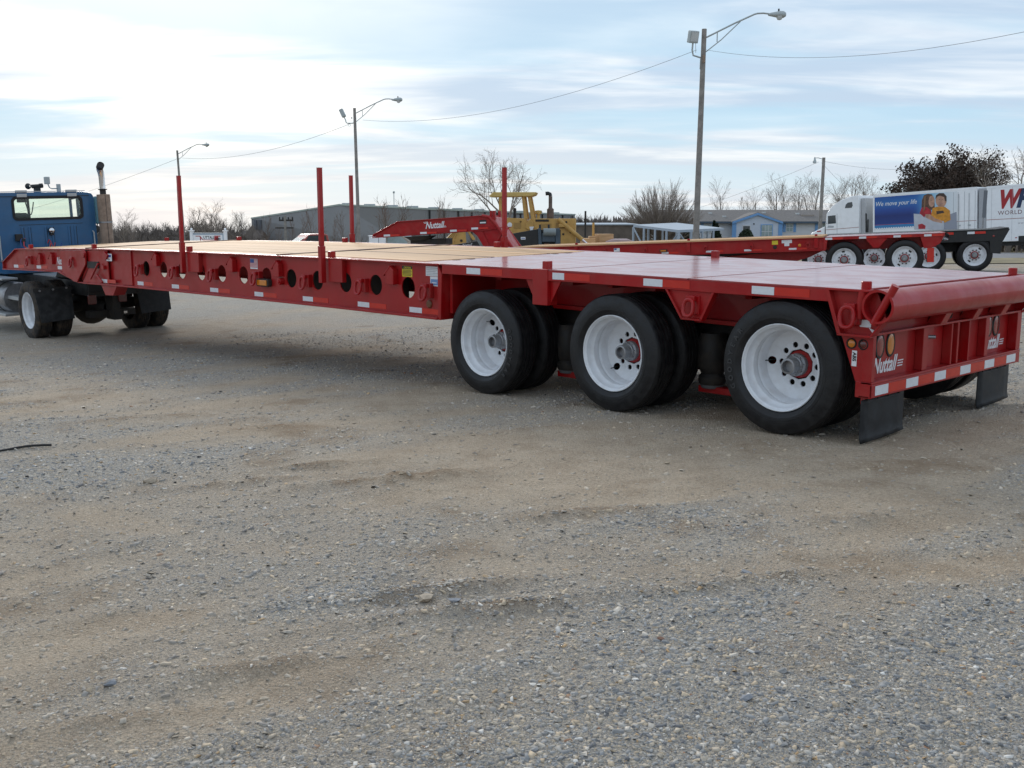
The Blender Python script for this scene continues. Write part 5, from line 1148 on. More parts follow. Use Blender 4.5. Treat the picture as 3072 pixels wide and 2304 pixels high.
# --- crossarm power pole
P = at(858, 740, 95); gp = G(P[0], P[1]); pp = thing('utility_pole', 'grey power pole with two crossarms in front of the warehouse', 'power pole', (P[0], P[1], gp), (0, 0, VIEW))
hz_ = at(858, 655, 95)[2]-gp
MB().tube([(0, 0, 0), (0, 0, hz_+.2)], [.16, .12], 8).build('pole', POLEWOOD, pp, smooth=True)
MB().box(-.55, .75, -.06, .06, hz_-.25, hz_-.10).box(-.9, .75, -.06, .06, hz_-.92, hz_-.80).build('crossarm', GREASE, pp)
for x in (-.5, -.2, .3, .68): MB().lathe([(.03, 0), (.07, .05), (.05, .22), (.001, .25)], 8, 'z', (x, 0, hz_-.10)).build('insulator', BLACK, pp)
# --- lamp poles and wires
LP = 'tall wooden lamp poles in a row'
def lamp_pole(label, ub, vt, ut, D, arm_px, flood, base_r=.15):
    top = at(ut, vt, D); bx, by = at(ub, 740, D)[:2]; gz = G(bx, by)
    t = thing('lamp_pole', label, 'lamp pole', (bx, by, gz), (0, 0, VIEW), LP)
    s = D/3115; lean = (ut-ub)*s*.6; h = top[2]-gz
    MB().tube([(0, 0, -.3), (lean*.3, 0, h*.33), (lean*.65, 0, h*.66), (lean, 0, h)], [base_r, base_r*.92, base_r*.83, base_r*.74], 14).build('pole', POLEWOOD, t, smooth=30)
    r0 = base_r*.72; L = 2.75
    p = [(lean+r0, 0, h-.33), (lean+1.2, -.1, h+.20), (lean+2.0, -.15, h+.55), (lean+2.12, -.16, h+.58), (lean+2.35, -.17, h+.59), (lean+2.62, -.18, h+.56)]
    MB().tube(p, .034, 8).tube([(lean+r0, 0, h-.90), (lean+.7, -.06, h-.43), (lean+1.45, -.12, h+.28)], .022, 6).tube([(lean+.53, -.04, h-.10), (lean+.53, -.04, h-.52)], .022, 6).build('lamp_arm', LAMPGREY, t, smooth=40)
    hd = MB().lathe([(.03, 0), (.055, .02), (.10, .25), (.145, .48), (.14, .62), (.08, .72), (.001, .74)], 16, 'x', (lean+2.55, -.18, h+.535)).build('lamp_head', LAMPGREY, t, smooth=40)
    MB().lathe([(.001, -.16), (.08, -.14), (.13, -.06), (.135, .0)], 16, 'z', (lean+3.02, -.18, h+.47)).build('lamp_bowl', LENSGREY, hd, smooth=True); MB().cyl((lean+2.98, -.18, h+.66), (lean+2.98, -.18, h+.76), .035, 8).build('photo_cell', BLACK, hd)
    if flood == 'face':
        fo = MB().box(-.20, .20, -.13, .13, -.24, .24).build('flood_lamp', LAMPGREY, t, bevel=.03); fo.location = (lean-.47, -.12, h-.33); fo.rotation_euler = (.25, 0, .35)
        MB().box(-.16, .16, -.14, -.131, -.17, .20).build('lens', LENSGREY, fo)
        MB().tube([(lean-.47, -.1, h-.55), (lean-.49, -.1, h-.85), (lean-.44, -.06, h-1.05), (lean-.15, -.02, h-1.13)], .035, 8).tube([(lean-.36, -.1, h-.55), (lean-.34, -.08, h-.95)], .012, 5).tube([(lean-.13, -.02, h-1.1), (lean-.145, -.03, h-1.6)], .016, 5).build('flood_bracket', LAMPGREY, t, smooth=30)
        MB().box(lean-.06, lean+.05, -.13, -.10, h-1.35, h-1.05).build('pole_tag', TANSHIELD, t)
    elif flood == 'side':
        fo = MB().box(-.13, .13, -.2, .2, -.28, .28).build('flood_lamp', LAMPGREY, t, bevel=.03); fo.location = (lean-.82, 0, h-.33); fo.rotation_euler = (0, -.42, 0)
        MB().tube([(lean-.72, 0, h-.58), (lean-.62, 0, h-.80), (lean-.60, 0, h-.93), (lean-.52, 0, h-1.0), (lean-.1, 0, h-1.0)], .035, 8).tube([(lean-.38+.085*math.cos(a), 0, h-1.12+.085*math.sin(a)) for a in np.linspace(0, 2*PI, 14)[:-1]], .012, 5, closed=True).build('flood_bracket', LAMPGREY, t, smooth=30)
        MB().cyl((lean-.2, 0, h-.6), (lean-.2, 0, h-.7), .03, 8).build('insulator', BLACK, t)
    return top
A_ = lamp_pole('tallest weathered lamp pole at right of centre, with a square floodlight at its top', 2086, 105, 2100, 44, 0, 'face', .135)
B__ = lamp_pole('middle lamp pole, its floodlight tilted on a bent bracket, before the warehouse', 1078, 331, 1070, 72, 0, 'side', .13)
C_ = lamp_pole('smallest and farthest lamp pole, at left behind the first near stake', 555, 454, 540, 105, 0, None, .13)
def wire(label, a, b, sag, r=.012):
    a, b = np.array(a), np.array(b); pts = []
    for i in range(25): t = i/24; p = a+(b-a)*t; pts.append((p[0], p[1], p[2]-sag*4*t*(1-t)))
    tag(MB().tube(pts, r, 5).build('power_line', CABLE, smooth=True), label, 'cable', 'overhead cables')
wire('cable hanging from the tallest lamp pole up to the right edge of the sky', at(2110, 148, 44), at(3400, 20, 25), .70, .007)
wire('cable sagging between the tallest and the middle lamp pole', at(1088, 360, 72), at(2090, 150, 44), 1.02, .009)
wire('cable sagging between the middle and the smallest lamp pole', at(546, 474, 105), at(1066, 365, 72), .86, .012)
wire('cable running from the smallest lamp pole down to the left behind the exhaust', at(-200, 690, 150), at(538, 474, 105), .9, .014)
# far pole with a yard light
P = at(2457, 740, 75); gp = G(P[0], P[1]); yp = thing('light_pole', 'wooden pole with a small yard light, beside the white semi truck', 'light pole', (P[0], P[1], gp), (0, 0, VIEW)); h = at(2460, 475, 75)[2]-gp
MB().tube([(0, 0, -.3), (.05, 0, h)], [.14, .11], 10).build('pole', POLEWOOD, yp, smooth=30); MB().tube([(0, 0, h-.12), (-.35, 0, h-.02), (-.58, 0, h-.03)], .025, 6).build('lamp_arm', LAMPGREY, yp); MB().lathe([(.04, .0), (.06, -.10), (.10, -.22), (.13, -.28), (.13, -.42), (.001, -.44)], 12, 'z', (-.60, 0, h+.03)).build('lamp_head', LAMPGREY, yp, smooth=30)
wire('thin cable from the yard light pole down to the left behind the tallest lamp pole', at(2090, 626, 90), at(2456, 486, 75), .10, .010); wire('thin cable from the yard light pole to the right towards the brown tree', at(2463, 482, 75), at(2790, 503, 90), .35, .009); wire('short guy wire dropping right from the yard light pole', at(2464, 488, 75), at(2550, 575, 82), .03, .009)

# --- white moving truck and trailers
SO = np.array([-29.23, 58.18, -.57])
def semi_root(name, label, cat, x): 
    a = R(-1.25); return thing(name, label, cat, (SO[0]+x*math.cos(a)*math.cos(R(3.29)), SO[1]+x*math.sin(a)*math.cos(R(3.29)), SO[2]+x*math.sin(R(3.29))), (0, -R(3.29), a))
GB = -.35
st_ = semi_root('semi_truck', 'white sleeper cab semi truck with a sloping roof fairing, hitched to the blue advert trailer', 'truck', 0)
def S_(mb, n, m=WHITE, bv=.04, p=None, smooth=35): return mb.build(n, m, p or st_, None, smooth, bv, 3)
S_(MB().prism([(-3.50, .55), (-3.50, 1.72), (-3.42, 2.42), (-3.30, 2.62), (-2.95, 2.95), (-2.35, 3.28), (-1.55, 3.48), (-1.05, 3.50), (-1.02, .55)], 'y', .0, 2.3), 'cab')
S_(MB().prism([(-4.85, .35), (-4.85, .95), (-4.65, 1.20), (-3.49, 1.66), (-3.49, .45)], 'y', .1, 2.2), 'hood', bv=.09)
S_(MB().prism([(-3.40, 1.74), (-3.32, 2.28), (-2.74, 2.30), (-2.70, 1.76)], 'y', -.015, -.003), 'side_window', DARKGLASS, .01); S_(MB().box(-3.36, -3.30, -.022, -.015, 1.74, 2.28), 'window_post', WHITE, 0); S_(MB().prism([(-2.05, 2.72), (-1.98, 2.95), (-1.85, 3.07), (-1.52, 3.10), (-1.48, 2.85), (-1.56, 2.72)], 'y', -.015, -.003), 'sleeper_window', DARKGLASS, .01)
S_(MB().add([(-3.515, .2, 1.75), (-3.515, 2.1, 1.75), (-3.44, 2.05, 2.38), (-3.44, .25, 2.38)], [(0, 1, 2, 3)]), 'windscreen', DARKGLASS, 0)
S_(MB().prism([(-3.50, 1.345), (-1.03, 1.41), (-1.03, 1.435), (-3.50, 1.37)], 'y', -.012, -.003), 'pinstripe', mat('dusty_red_stripe', (.30, .08, .06), .5), 0); S_(MB().box(-2.64, -2.615, -.010, -.003, .6, 2.4), 'door_seam', GREYINK, 0); S_(MB().prism([(-3.35, 1.50), (-2.90, 1.48), (-2.86, 1.60), (-3.3, 1.64)], 'y', -.010, -.003), 'door_lettering', GREYINK, 0)
S_(MB().box(-3.58, -3.50, .05, .35, .60, 1.60), 'hood_gap', BLACK, 0); S_(MB().box(-4.2, -3.9, .085, .099, 1.25, 1.33), 'hood_badge', SRED, 0); S_(MB().box(-2.2, -1.2, -.01, -.003, .65, .95), 'side_locker', GREYINK if False else WHITE, .0); S_(MB().box(-5.0, -4.84, .1, 2.2, .1, .45), 'front_bumper', WHITE, .03)
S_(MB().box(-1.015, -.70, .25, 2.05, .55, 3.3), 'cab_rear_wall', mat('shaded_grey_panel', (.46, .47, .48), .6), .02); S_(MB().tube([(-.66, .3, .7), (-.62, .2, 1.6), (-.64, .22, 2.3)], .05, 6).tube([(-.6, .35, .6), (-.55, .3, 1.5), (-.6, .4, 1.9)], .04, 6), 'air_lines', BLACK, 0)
S_(MB().box(-3.3, .9, .5, 1.8, .1, .5), 'chassis', BLACK, .02)
for x in (-3.95, -.2, .9):
    for fl_ in (False, True): w = part(None, 'wheel', RIM2, (x, 2.25 if fl_ else .06, GB+.52), (0, .3, PI if fl_ else 0), st_); w.scale = (1.06,)*3; part(None, 'tyre', TY2, parent=w); part(None, 'hub', HUB2, parent=w)
BOXW = WHITE
t4 = semi_root('moving_trailer', 'white box trailer with a blue advert of two hugging children, behind the white semi truck', 'trailer', 0)
def M_(mb, n, m=WHITE, bv=0, p=None): return mb.build(n, m, p or t4, None, False, bv)
M_(MB().box(-.02, 6.72, .0, 2.4, .08, 3.44), 'box_body', WHITE, .03); M_(MB().box(-.03, 6.73, -.012, -.001, 3.33, 3.45), 'top_rail', WHITE, .0); M_(MB().box(-.03, .05, -.013, -.0015, .1, 3.33), 'corner_post', WHITE, 0)
ADM = bpy.data.materials.new('printed_blue_sky'); ADM.use_nodes = True; _nt = ADM.node_tree; _b = _nt.nodes['Principled BSDF']; _b.inputs['Roughness'].default_value = .4
_t = _nt.nodes.new('ShaderNodeTexCoord'); _s = _nt.nodes.new('ShaderNodeSeparateXYZ'); _nt.links.new(_t.outputs['Object'], _s.inputs[0])
_r = _nt.nodes.new('ShaderNodeValToRGB'); _m = _nt.nodes.new('ShaderNodeMapRange'); _m.inputs[1].default_value = 1.2; _m.inputs[2].default_value = 3.3; _nt.links.new(_s.outputs[2], _m.inputs[0]); _nt.links.new(_m.outputs[0], _r.inputs[0])
_e = _r.color_ramp.elements
for q in range(5): _e.new(.5)
for el, (p_, c_) in zip(_e, ((0, (.03, .20, .45)), (.13, (.035, .21, .46)), (.16, (.015, .045, .22)), (.40, (.012, .03, .17)), (.58, (.02, .07, .32)), (.8, (.03, .16, .45)), (1, (.015, .08, .33)))): el.position = p_; el.color = (*c_, 1)
_m2 = _nt.nodes.new('ShaderNodeMapRange'); _m2.interpolation_type = 'SMOOTHSTEP'; _m2.inputs[1].default_value = 2.4; _m2.inputs[2].default_value = 5.4; _nt.links.new(_s.outputs[0], _m2.inputs[0])
_x = _nt.nodes.new('ShaderNodeValToRGB'); _nt.links.new(_m2.outputs[0], _x.inputs[0]); _x.color_ramp.elements[0].color = (.02, .12, .42, 1); _x.color_ramp.elements[1].color = (.74, .78, .80, 1); q = _x.color_ramp.elements.new(.45); q.color = (.16, .45, .66, 1)
_mm = _nt.nodes.new('ShaderNodeMix'); _mm.data_type = 'RGBA'; _m3 = _nt.nodes.new('ShaderNodeMapRange'); _m3.inputs[1].default_value = 0; _m3.inputs[2].default_value = .22; _nt.links.new(_m2.outputs[0], _m3.inputs[0]); _nt.links.new(_m3.outputs[0], _mm.inputs[0]); _nt.links.new(_r.outputs[0], _mm.inputs[6]); _nt.links.new(_x.outputs[0], _mm.inputs[7]); _nt.links.new(_mm.outputs[2], _b.inputs['Base Color'])
ad = M_(MB().box(.08, 5.5, -.006, -.001, 1.24, 3.27), 'advert', ADM)
def adp(X, Y):
    u = X/4.32+2560; v = Y/4.32+420; return (u-2622)*.0223+.04, 3.25-((v-594)+(u-2622)*.083)*.0187
lay = [0]
def flat(pts, m, name): lay[0] += 1; y = -.007-.0012*lay[0]; pp_ = [adp(*p) for p in pts]; MB().prism(pp_, 'y', y, y+.001).build(name, m, ad)
def ellp(cx, cy, rx, ry): return [(cx+rx*math.cos(a), cy+ry*math.sin(a)) for a in np.linspace(0, 2*PI, 22)[:-1]]
HAIR = mat('printed_brown', (.12, .06, .035), .5, var=.5, vscale=7); SKIN = mat('printed_skin', (.50, .28, .19), .5, var=.28, vscale=3.5); PRED = mat('printed_red', (.40, .02, .03), .5, var=.3, vscale=4); PORG = mat('printed_orange', (.64, .27, .025), .5, var=.25, vscale=4); PBOX = mat('printed_grey', (.50, .52, .57), .5, var=.1, vscale=2); PBOX2 = mat('printed_dark_grey', (.30, .32, .38), .5); HAIR2 = mat('printed_dark_brown', (.06, .035, .025), .5); PWH = mat('printed_white', (.76, .77, .78), .5)
M_(MB().box(.09, 2.8, -.0085, -.0065, 1.47, 1.50), 'advert_line', PRED, 0, ad)
flat([(1170, 1080), (1180, 1010), (1322, 945), (1332, 1205), (1170, 1205)], PBOX2, 'printed_box'); flat([(892, 790), (918, 715), (968, 692), (1020, 702), (1052, 770), (1055, 900), (1000, 930), (962, 900), (930, 1000), (888, 930)], HAIR, 'girl_hair'); flat(ellp(1016, 800, 38, 82), SKIN, 'girl_face')
flat([(892, 890), (955, 880), (1010, 930), (1025, 1030), (950, 985), (918, 1040), (950, 1110), (915, 1135), (862, 1060), (870, 960)], PRED, 'girl_jumper'); flat([(1100, 860), (1170, 860), (1180, 905), (1095, 905)], SKIN, 'boy_neck'); flat(ellp(1133, 785, 68, 98), SKIN, 'boy_face')
flat([(1062, 770), (1070, 715), (1110, 684), (1165, 685), (1200, 730), (1200, 800), (1180, 790), (1170, 740), (1120, 720), (1085, 735)], HAIR2, 'boy_hair'); flat([(1028, 900), (1080, 875), (1185, 880), (1242, 930), (1252, 1060), (1185, 1100), (1060, 1085), (1012, 1000)], PORG, 'boy_jumper')
flat([(1075, 940), (1160, 930), (1175, 960), (1080, 985)], HAIR2, 'jumper_print'); flat([(925, 1030), (990, 1015), (1060, 1060), (1170, 1080), (1170, 1205), (800, 1205), (792, 978), (880, 985)], PBOX, 'printed_box'); flat([(850, 1135), (900, 1120), (945, 1150), (940, 1195), (855, 1198)], PRED, 'box_print'); flat([(940, 985), (1000, 985), (1060, 1040), (1150, 1075), (1150, 1110), (1040, 1085), (940, 1030)], SKIN, 'girl_arm')
for i, x in enumerate(np.linspace(.12, 2.7, 17)): M_(MB().lathe([(.001, 0), (.07, 0), (.07, .003)], 8, 'y', (x, -.0095, 1.235)), 'cloud_edge', PWH, 0, ad)
flat(ellp(1113, 775, 6, 4), HAIR2, 'boy_eye'); flat(ellp(1150, 772, 6, 4), HAIR2, 'boy_eye'); flat([(1105, 825), (1160, 820), (1150, 838), (1120, 838)], mat('printed_lip', (.44, .24, .19), .5), 'boy_smile'); flat(ellp(1012, 785, 6, 4), HAIR2, 'girl_eye'); flat([(1010, 835), (1040, 830), (1030, 845)], MATS['printed_lip'], 'girl_smile'); flat([(925, 730), (945, 715), (938, 900), (915, 960)], mat('printed_light_brown', (.24, .13, .07), .5), 'girl_hair_strand')
text('advert_lettering', 'We move your life', .40, PWH, ad, (.12, -.0085, 2.70), (PI/2, 0, 0), shear=.22, width=.92, bold=.002)
for x in (5.62, 6.25): M_(MB().tube([(x, -.03, .4), (x, -.03, 3.1)], .018, 6), 'lock_rod', ALU); M_(MB().box(x-.05, x+.12, -.04, -.01, 1.15, 1.22), 'rod_handle', ALU)
for x in (5.27, 5.55, 5.95, 6.6): M_(MB().box(x, x+.025, -.008, -.001, .3, 3.22), 'door_seam', GREYINK)
M_(MB().prism([(5.5, 1.43), (6.7, 1.43), (6.7, 1.455), (5.5, 1.455)], 'y', -.009, -.002), 'pinstripe', MATS['dusty_red_stripe']); M_(MB().box(.1, 6.6, .3, 2.1, -.15, .08), 'under_frame', BLACK)
for x in (5.4, 6.3):
    for fl_ in (False, True): w = part(None, 'wheel', RIM2, (x, 2.35 if fl_ else .06, GB+.50), (0, .3, PI if fl_ else 0), t4); part(None, 'tyre', TY2, parent=w); part(None, 'hub', HUB2, parent=w)
for y in (.4, 1.9): M_(MB().box(.9, 1.0, y, y+.1, GB+.02, .0), 'landing_leg', BLACK)
t5 = semi_root('moving_trailer', 'white box trailer with big red and navy letters at the right edge of the photo', 'trailer', 7.29)
def N_(mb, n, m=WHITE, bv=0, p=None): return mb.build(n, m, p or t5, None, False, bv)
N_(MB().box(0, 14.2, .0, 2.4, .10, 3.40), 'box_body', WHITE, .03); N_(MB().box(-.01, 14.2, -.012, -.001, 3.30, 3.42), 'top_rail', WHITE); N_(MB().box(-.50, -.01, .05, 2.3, .9, 3.36), 'front_panel', mat('shaded_front_panel', (.40, .41, .43), .6), .05)  # front wall's shade is put into its grey base colour
text('wall_lettering', 'W', 1.42, SRED, t5, (.66, -.004, 2.12), (PI/2, 0, 0), shear=.30, width=.76, bold=.075); text('wall_lettering', 'H', 1.42, mat('navy_ink', (.015, .035, .10), .4), t5, (1.74, -.004, 2.12), (PI/2, 0, 0), shear=.30, width=.80, bold=.075)
text('wall_lettering', 'WORLD', .34, mat('maroon_ink', (.16, .05, .06), .5), t5, (.68, -.004, 1.69), (PI/2, 0, 0), width=1.05, space=1.12); N_(MB().box(0, 14.2, -.006, -.001, 1.42, 1.45), 'pinstripe', MATS['dusty_red_stripe']); text('wall_lettering', 'www.', .20, GREYINK, t5, (1.85, -.004, 1.10), (PI/2, 0, 0), space=1.2)
for k in range(9): N_(MB().box(.30+k*1.2, .312+k*1.2, -.0055, -.001, .15, 3.28), 'panel_seam', GREYINK)
for k in range(12): N_(MB().box(.6+k*1.1, .72+k*1.1, -.008, -.001, .28, .33), 'side_reflector', SRED)
N_(MB().box(1.9, 2.5, -.006, -.001, .05, .40), 'vent_grille', BLACK); N_(MB().box(.2, 14, .3, 2.1, -.15, .10), 'under_frame', BLACK)
for x in (12, 13.2):
    for fl_ in (False, True): w = part(None, 'wheel', RIM2, (x, 2.35 if fl_ else .06, GB+.50), (0, .3, PI if fl_ else 0), t5); part(None, 'tyre', TY2, parent=w); part(None, 'hub', HUB2, parent=w)
for y in (.4, 1.9): N_(MB().box(1.9, 2.0, y, y+.1, GB-.02, .02), 'landing_leg', BLACK)
# road sign seen from behind
P = at(2944, 760, 52); gp = G(P[0], P[1]); rs = thing('road_sign', 'tall grey road sign panel on a steel post, seen from behind by the white trailers', 'sign', (P[0], P[1], gp), (0, 0, VIEW+R(18)))
zt = at(2944, 572, 52)[2]-gp; zb = at(2944, 653, 52)[2]-gp
MB().box(-.11, .11, -.01, .01, zb, zt).build('sign_panel', mat('grey_sign_back', (.17, .18, .20), .5, metal=.4), rs); MB().box(-.03, .03, .0105, .06, -.2, zt-.2).build('post', STEEL, rs)

# --- house
hs = thing('house', 'low white house with blue trimmed gable, blue shutters and brown shingle roof', 'house', (-47.49, 72.42, -2.18), (0, 0, R(48.25)))
SIDING = mat('white_siding', (.62, .63, .65), .6, var=.04, vscale=1); BLUETRIM = mat('light_blue_trim', (.16, .34, .62), .5, var=.05); SHING = mat('brown_shingles', (.175, .16, .15), .9, var=.18, vscale=6, bump=.4, bscale=20)
def H_(mb, n, m, bv=0, p=None): return mb.build(n, m, p or hs, None, False, bv)
x0, x1 = -8.5, 10.0
for i in range(9):   # lap siding, board by board
    H_(MB().prism([(-.02-.0, .3+i*.31), (.0, .3+i*.31), (.0, .612+i*.31), (-.006, .612+i*.31)], 'x', x0, x1), 'siding_board', SIDING)
H_(MB().box(x0, x1, .001, 7.5, -.4, 3.18), 'wall', SIDING); H_(MB().box(x0, x1, -.03, -.001, -.4, .3), 'skirting', GREYINK)
H_(MB().prism([(-.45, 3.10), (3.75, 4.12), (7.95, 3.10), (7.95, 3.22), (3.75, 4.24), (-.45, 3.22)], 'x', x0-.3, x1+.3), 'roof', SHING); H_(MB().box(x0-.3, x1+.3, -.49, -.45, 3.06, 3.23), 'gutter', mat('dark_blue_grey_gutter', (.06, .09, .13), .5))
H_(MB().prism([(-2.02, -.4), (1.72, -.4), (1.72, 3.18), (-.15, 3.80), (-2.02, 3.18)], 'y', -.75, -.0), 'porch_wall', mat('pale_blue_siding', (.56, .61, .69), .6, var=.04))
H_(MB().prism([(-2.35, 3.02), (-.15, 3.76), (2.05, 3.02), (2.05, 3.20), (-.15, 3.95), (-2.35, 3.20)], 'y', -.95, -.76), 'gable_board', BLUETRIM); H_(MB().prism([(-2.4, 3.10), (-.15, 3.88), (2.1, 3.10), (2.1, 3.22), (-.15, 4.0), (-2.4, 3.22)], 'y', -.759, 2.2), 'porch_roof', SHING)
for xa, xb in ((-2.34, -1.98), (1.70, 2.06)): H_(MB().box(xa, xb, -.80, -.76, .1, 3.1), 'corner_post', BLUETRIM)
def window(xa, xb, za, zb, y, shutters=True, nx=3, nz=2, fm=None, blue=False):
    f = H_(MB().box(xa-.06, xb+.06, y-.05, y, za-.06, zb+.06), 'window', BLUETRIM if blue else SIDING)
    H_(MB().box(xa, xb, y-.062, y-.051, za, zb), 'pane', PALEGLASS, 0, f)
    for i in range(1, nx): x = xa+(xb-xa)*i/nx; H_(MB().box(x-.02, x+.02, y-.075, y-.063, za, zb), 'glazing_bar', SIDING, 0, f)
    for i in range(1, nz): z = za+(zb-za)*i/nz; H_(MB().box(xa, xb, y-.078, y-.0635, z-.025, z+.025), 'glazing_bar', SIDING, 0, f)
    if shutters:
        for a, b in ((xa-.30, xa-.07), (xb+.07, xb+.30)): H_(MB().box(a, b, y-.06, y-.003, za-.06, zb+.08), 'shutter', BLUETRIM)
window(.22, 1.15, 1.80, 2.92, -.755, False, 3, 2, None, True); window(2.62, 3.16, 2.38, 3.02, -.02, True, 2, 2); window(5.45, 6.1, 2.35, 3.0, -.02, True, 2, 2); window(-4.6, -4.0, 2.3, 2.98, -.02, True, 2, 2); window(-7.2, -6.5, 2.3, 2.98, -.02, True, 2, 2)
dr = H_(MB().box(-1.45, -.72, -.79, -.751, .55, 2.92), 'door', SIDING); H_(MB().box(-1.38, -.79, -.80, -.7905, 1.6, 2.84), 'pane', DARKGLASS, 0, dr)
for x, y in ((-3.6, 2.4), (-2.6, 1.2), (1.3, 2.6), (4.2, 2.2), (7.5, 2.0)): H_(MB().box(x-.16, x+.16, y-.12, y+.12, 3.16+y*.24, 3.42+y*.25), 'roof_vent', LENSGREY)
H_(MB().box(4.4, 5.5, 1.4, 2.3, 3.56, 3.80), 'roof_hatch', mat('tan_hatch', (.32, .27, .23), .7))
H_(MB().lathe([(.001, 0), (.05, .02), (.06, .1), (.001, .14)], 8, 'z', (-.45, -.80, 2.95)), 'porch_lamp', BLACK)
# --- carport
cpts = [at(1900, 674, 62), at(2036, 690, 58), at(2172, 684, 64), at(2030, 668, 68)]
cpo = sum(cpts)/4; cp_ = thing('carport', 'open white metal carport with a flat roof on thin posts, left of the house', 'carport', (cpo[0], cpo[1], G(cpo[0], cpo[1])))
def cv(p, z=0.): return (p[0]-cpo[0], p[1]-cpo[1], p[2]+z-cp_.location[2])
WMETAL = mat('white_sheet_metal', (.38, .43, .48), .45, var=.04, vscale=1)
MB().add([cv(p) for p in cpts]+[cv(p, -.14) for p in cpts], [(0, 1, 2, 3), (7, 6, 5, 4), (0, 4, 5, 1), (1, 5, 6, 2), (2, 6, 7, 3), (3, 7, 4, 0)]).build('roof', WMETAL, cp_)
def cpost(p): 
    q = (p[0], p[1], G(p[0], p[1])); MB().tube([cv(q), cv(p, -.14)], .07, 6).build('post', WMETAL, cp_)
for a, b, n in ((0, 1, 4), (1, 2, 4), (3, 2, 3), (0, 3, 3)):
    for i in range(n): cpost(cpts[a]+(cpts[b]-cpts[a])*(i+(.02 if i == 0 else 0))/n)
for a, b in ((0, 1), (1, 0), (1, 2)):
    p = cpts[a]; q = cpts[a]+(cpts[b]-cpts[a])*.36; MB().tube([cv(p, -.15), cv((q[0], q[1], G(q[0], q[1])+.2))], .05, 5).build('brace', WMETAL, cp_)
# --- scrap timber and a yellow marker post
P = at(1779, 760, 47); gp = G(P[0], P[1]); ym = thing('marker_post', 'square yellow post standing behind the second trailer deck', 'post', (P[0], P[1], gp), (0, 0, VIEW)); MB().box(-.05, .05, -.05, .05, 0, at(1779, 668, 47)[2]-gp).build('post', YELLOW, ym, bevel=.01); MB().box(-.12, .12, -.12, .12, 0, .03).build('foot', YELLOW, ym)
P = at(1755, 760, 49); gp = G(P[0], P[1]); bp_ = thing('steel_post', 'thin dark steel post left of the yellow marker post', 'post', (P[0], P[1], gp)); MB().tube([(0, 0, 0), (0, 0, at(1755, 633, 49)[2]-gp)], .045, 8).build('post', GREASE, bp_); MB().tube([(0, 0, 0), (0, 0, 1.2)], .065, 8).build('sleeve', STEEL, bp_)
for i, (u, v, rr, label) in enumerate(((1768, 727, .18, 'tan timber offcut at the left end of the scrap heap by the yellow post'), (1790, 722, .20, 'pale timber block in the middle of the scrap heap by the yellow post'), (1812, 718, .24, 'light brown timber block at the top of the scrap heap by the yellow post'))):
    P = at(u, v, 46); gp = G(P[0], P[1]); o = MB().box(-.35, .35, -.25, .25, 0, P[2]-gp+rr).build('timber_block', WOOD, bevel=.02); o.location = (P[0], P[1], gp); o.rotation_euler = (0, 0, VIEW+.4*i-.4); tag(o, label, 'timber')
P = at(1855, 725, 46); gp = G(P[0], P[1]); o = MB().prism([(-.6, 0), (-.6, .12), (-.3, .22), (.4, .22), (.75, .08), (.75, 0)], 'y', -.4, .4).build('tarpaulin', mat('pinkish_tarp', (.52, .40, .40), .6, var=.1), bevel=.03); o.location = (P[0], P[1], P[2]-.1); o.rotation_euler = (0, 0, VIEW); tag(o, 'pinkish tarpaulin on the ground just right of the scrap timber', 'tarpaulin')
P = at(1640, 745, 75); 
fw = thing('shed', 'long low shed with a pale metal roof edge and brown wall behind the yellow post', 'building', (P[0], P[1], G(P[0], P[1])), (0, 0, VIEW+R(6)))
zt = at(1700, 672, 75)[2]-G(P[0], P[1]); MB().box(-.5, 6.6, 0, 4, 0, zt-.08).build('wall', mat('brown_grey_wall', (.13, .105, .085), .9, var=.3, vscale=1.5), fw); MB().prism([(-.15, zt-.08), (4.2, zt-.02), (4.2, zt+.06), (-.15, zt)], 'x', -.6, 6.7).build('roof', WMETAL, fw)
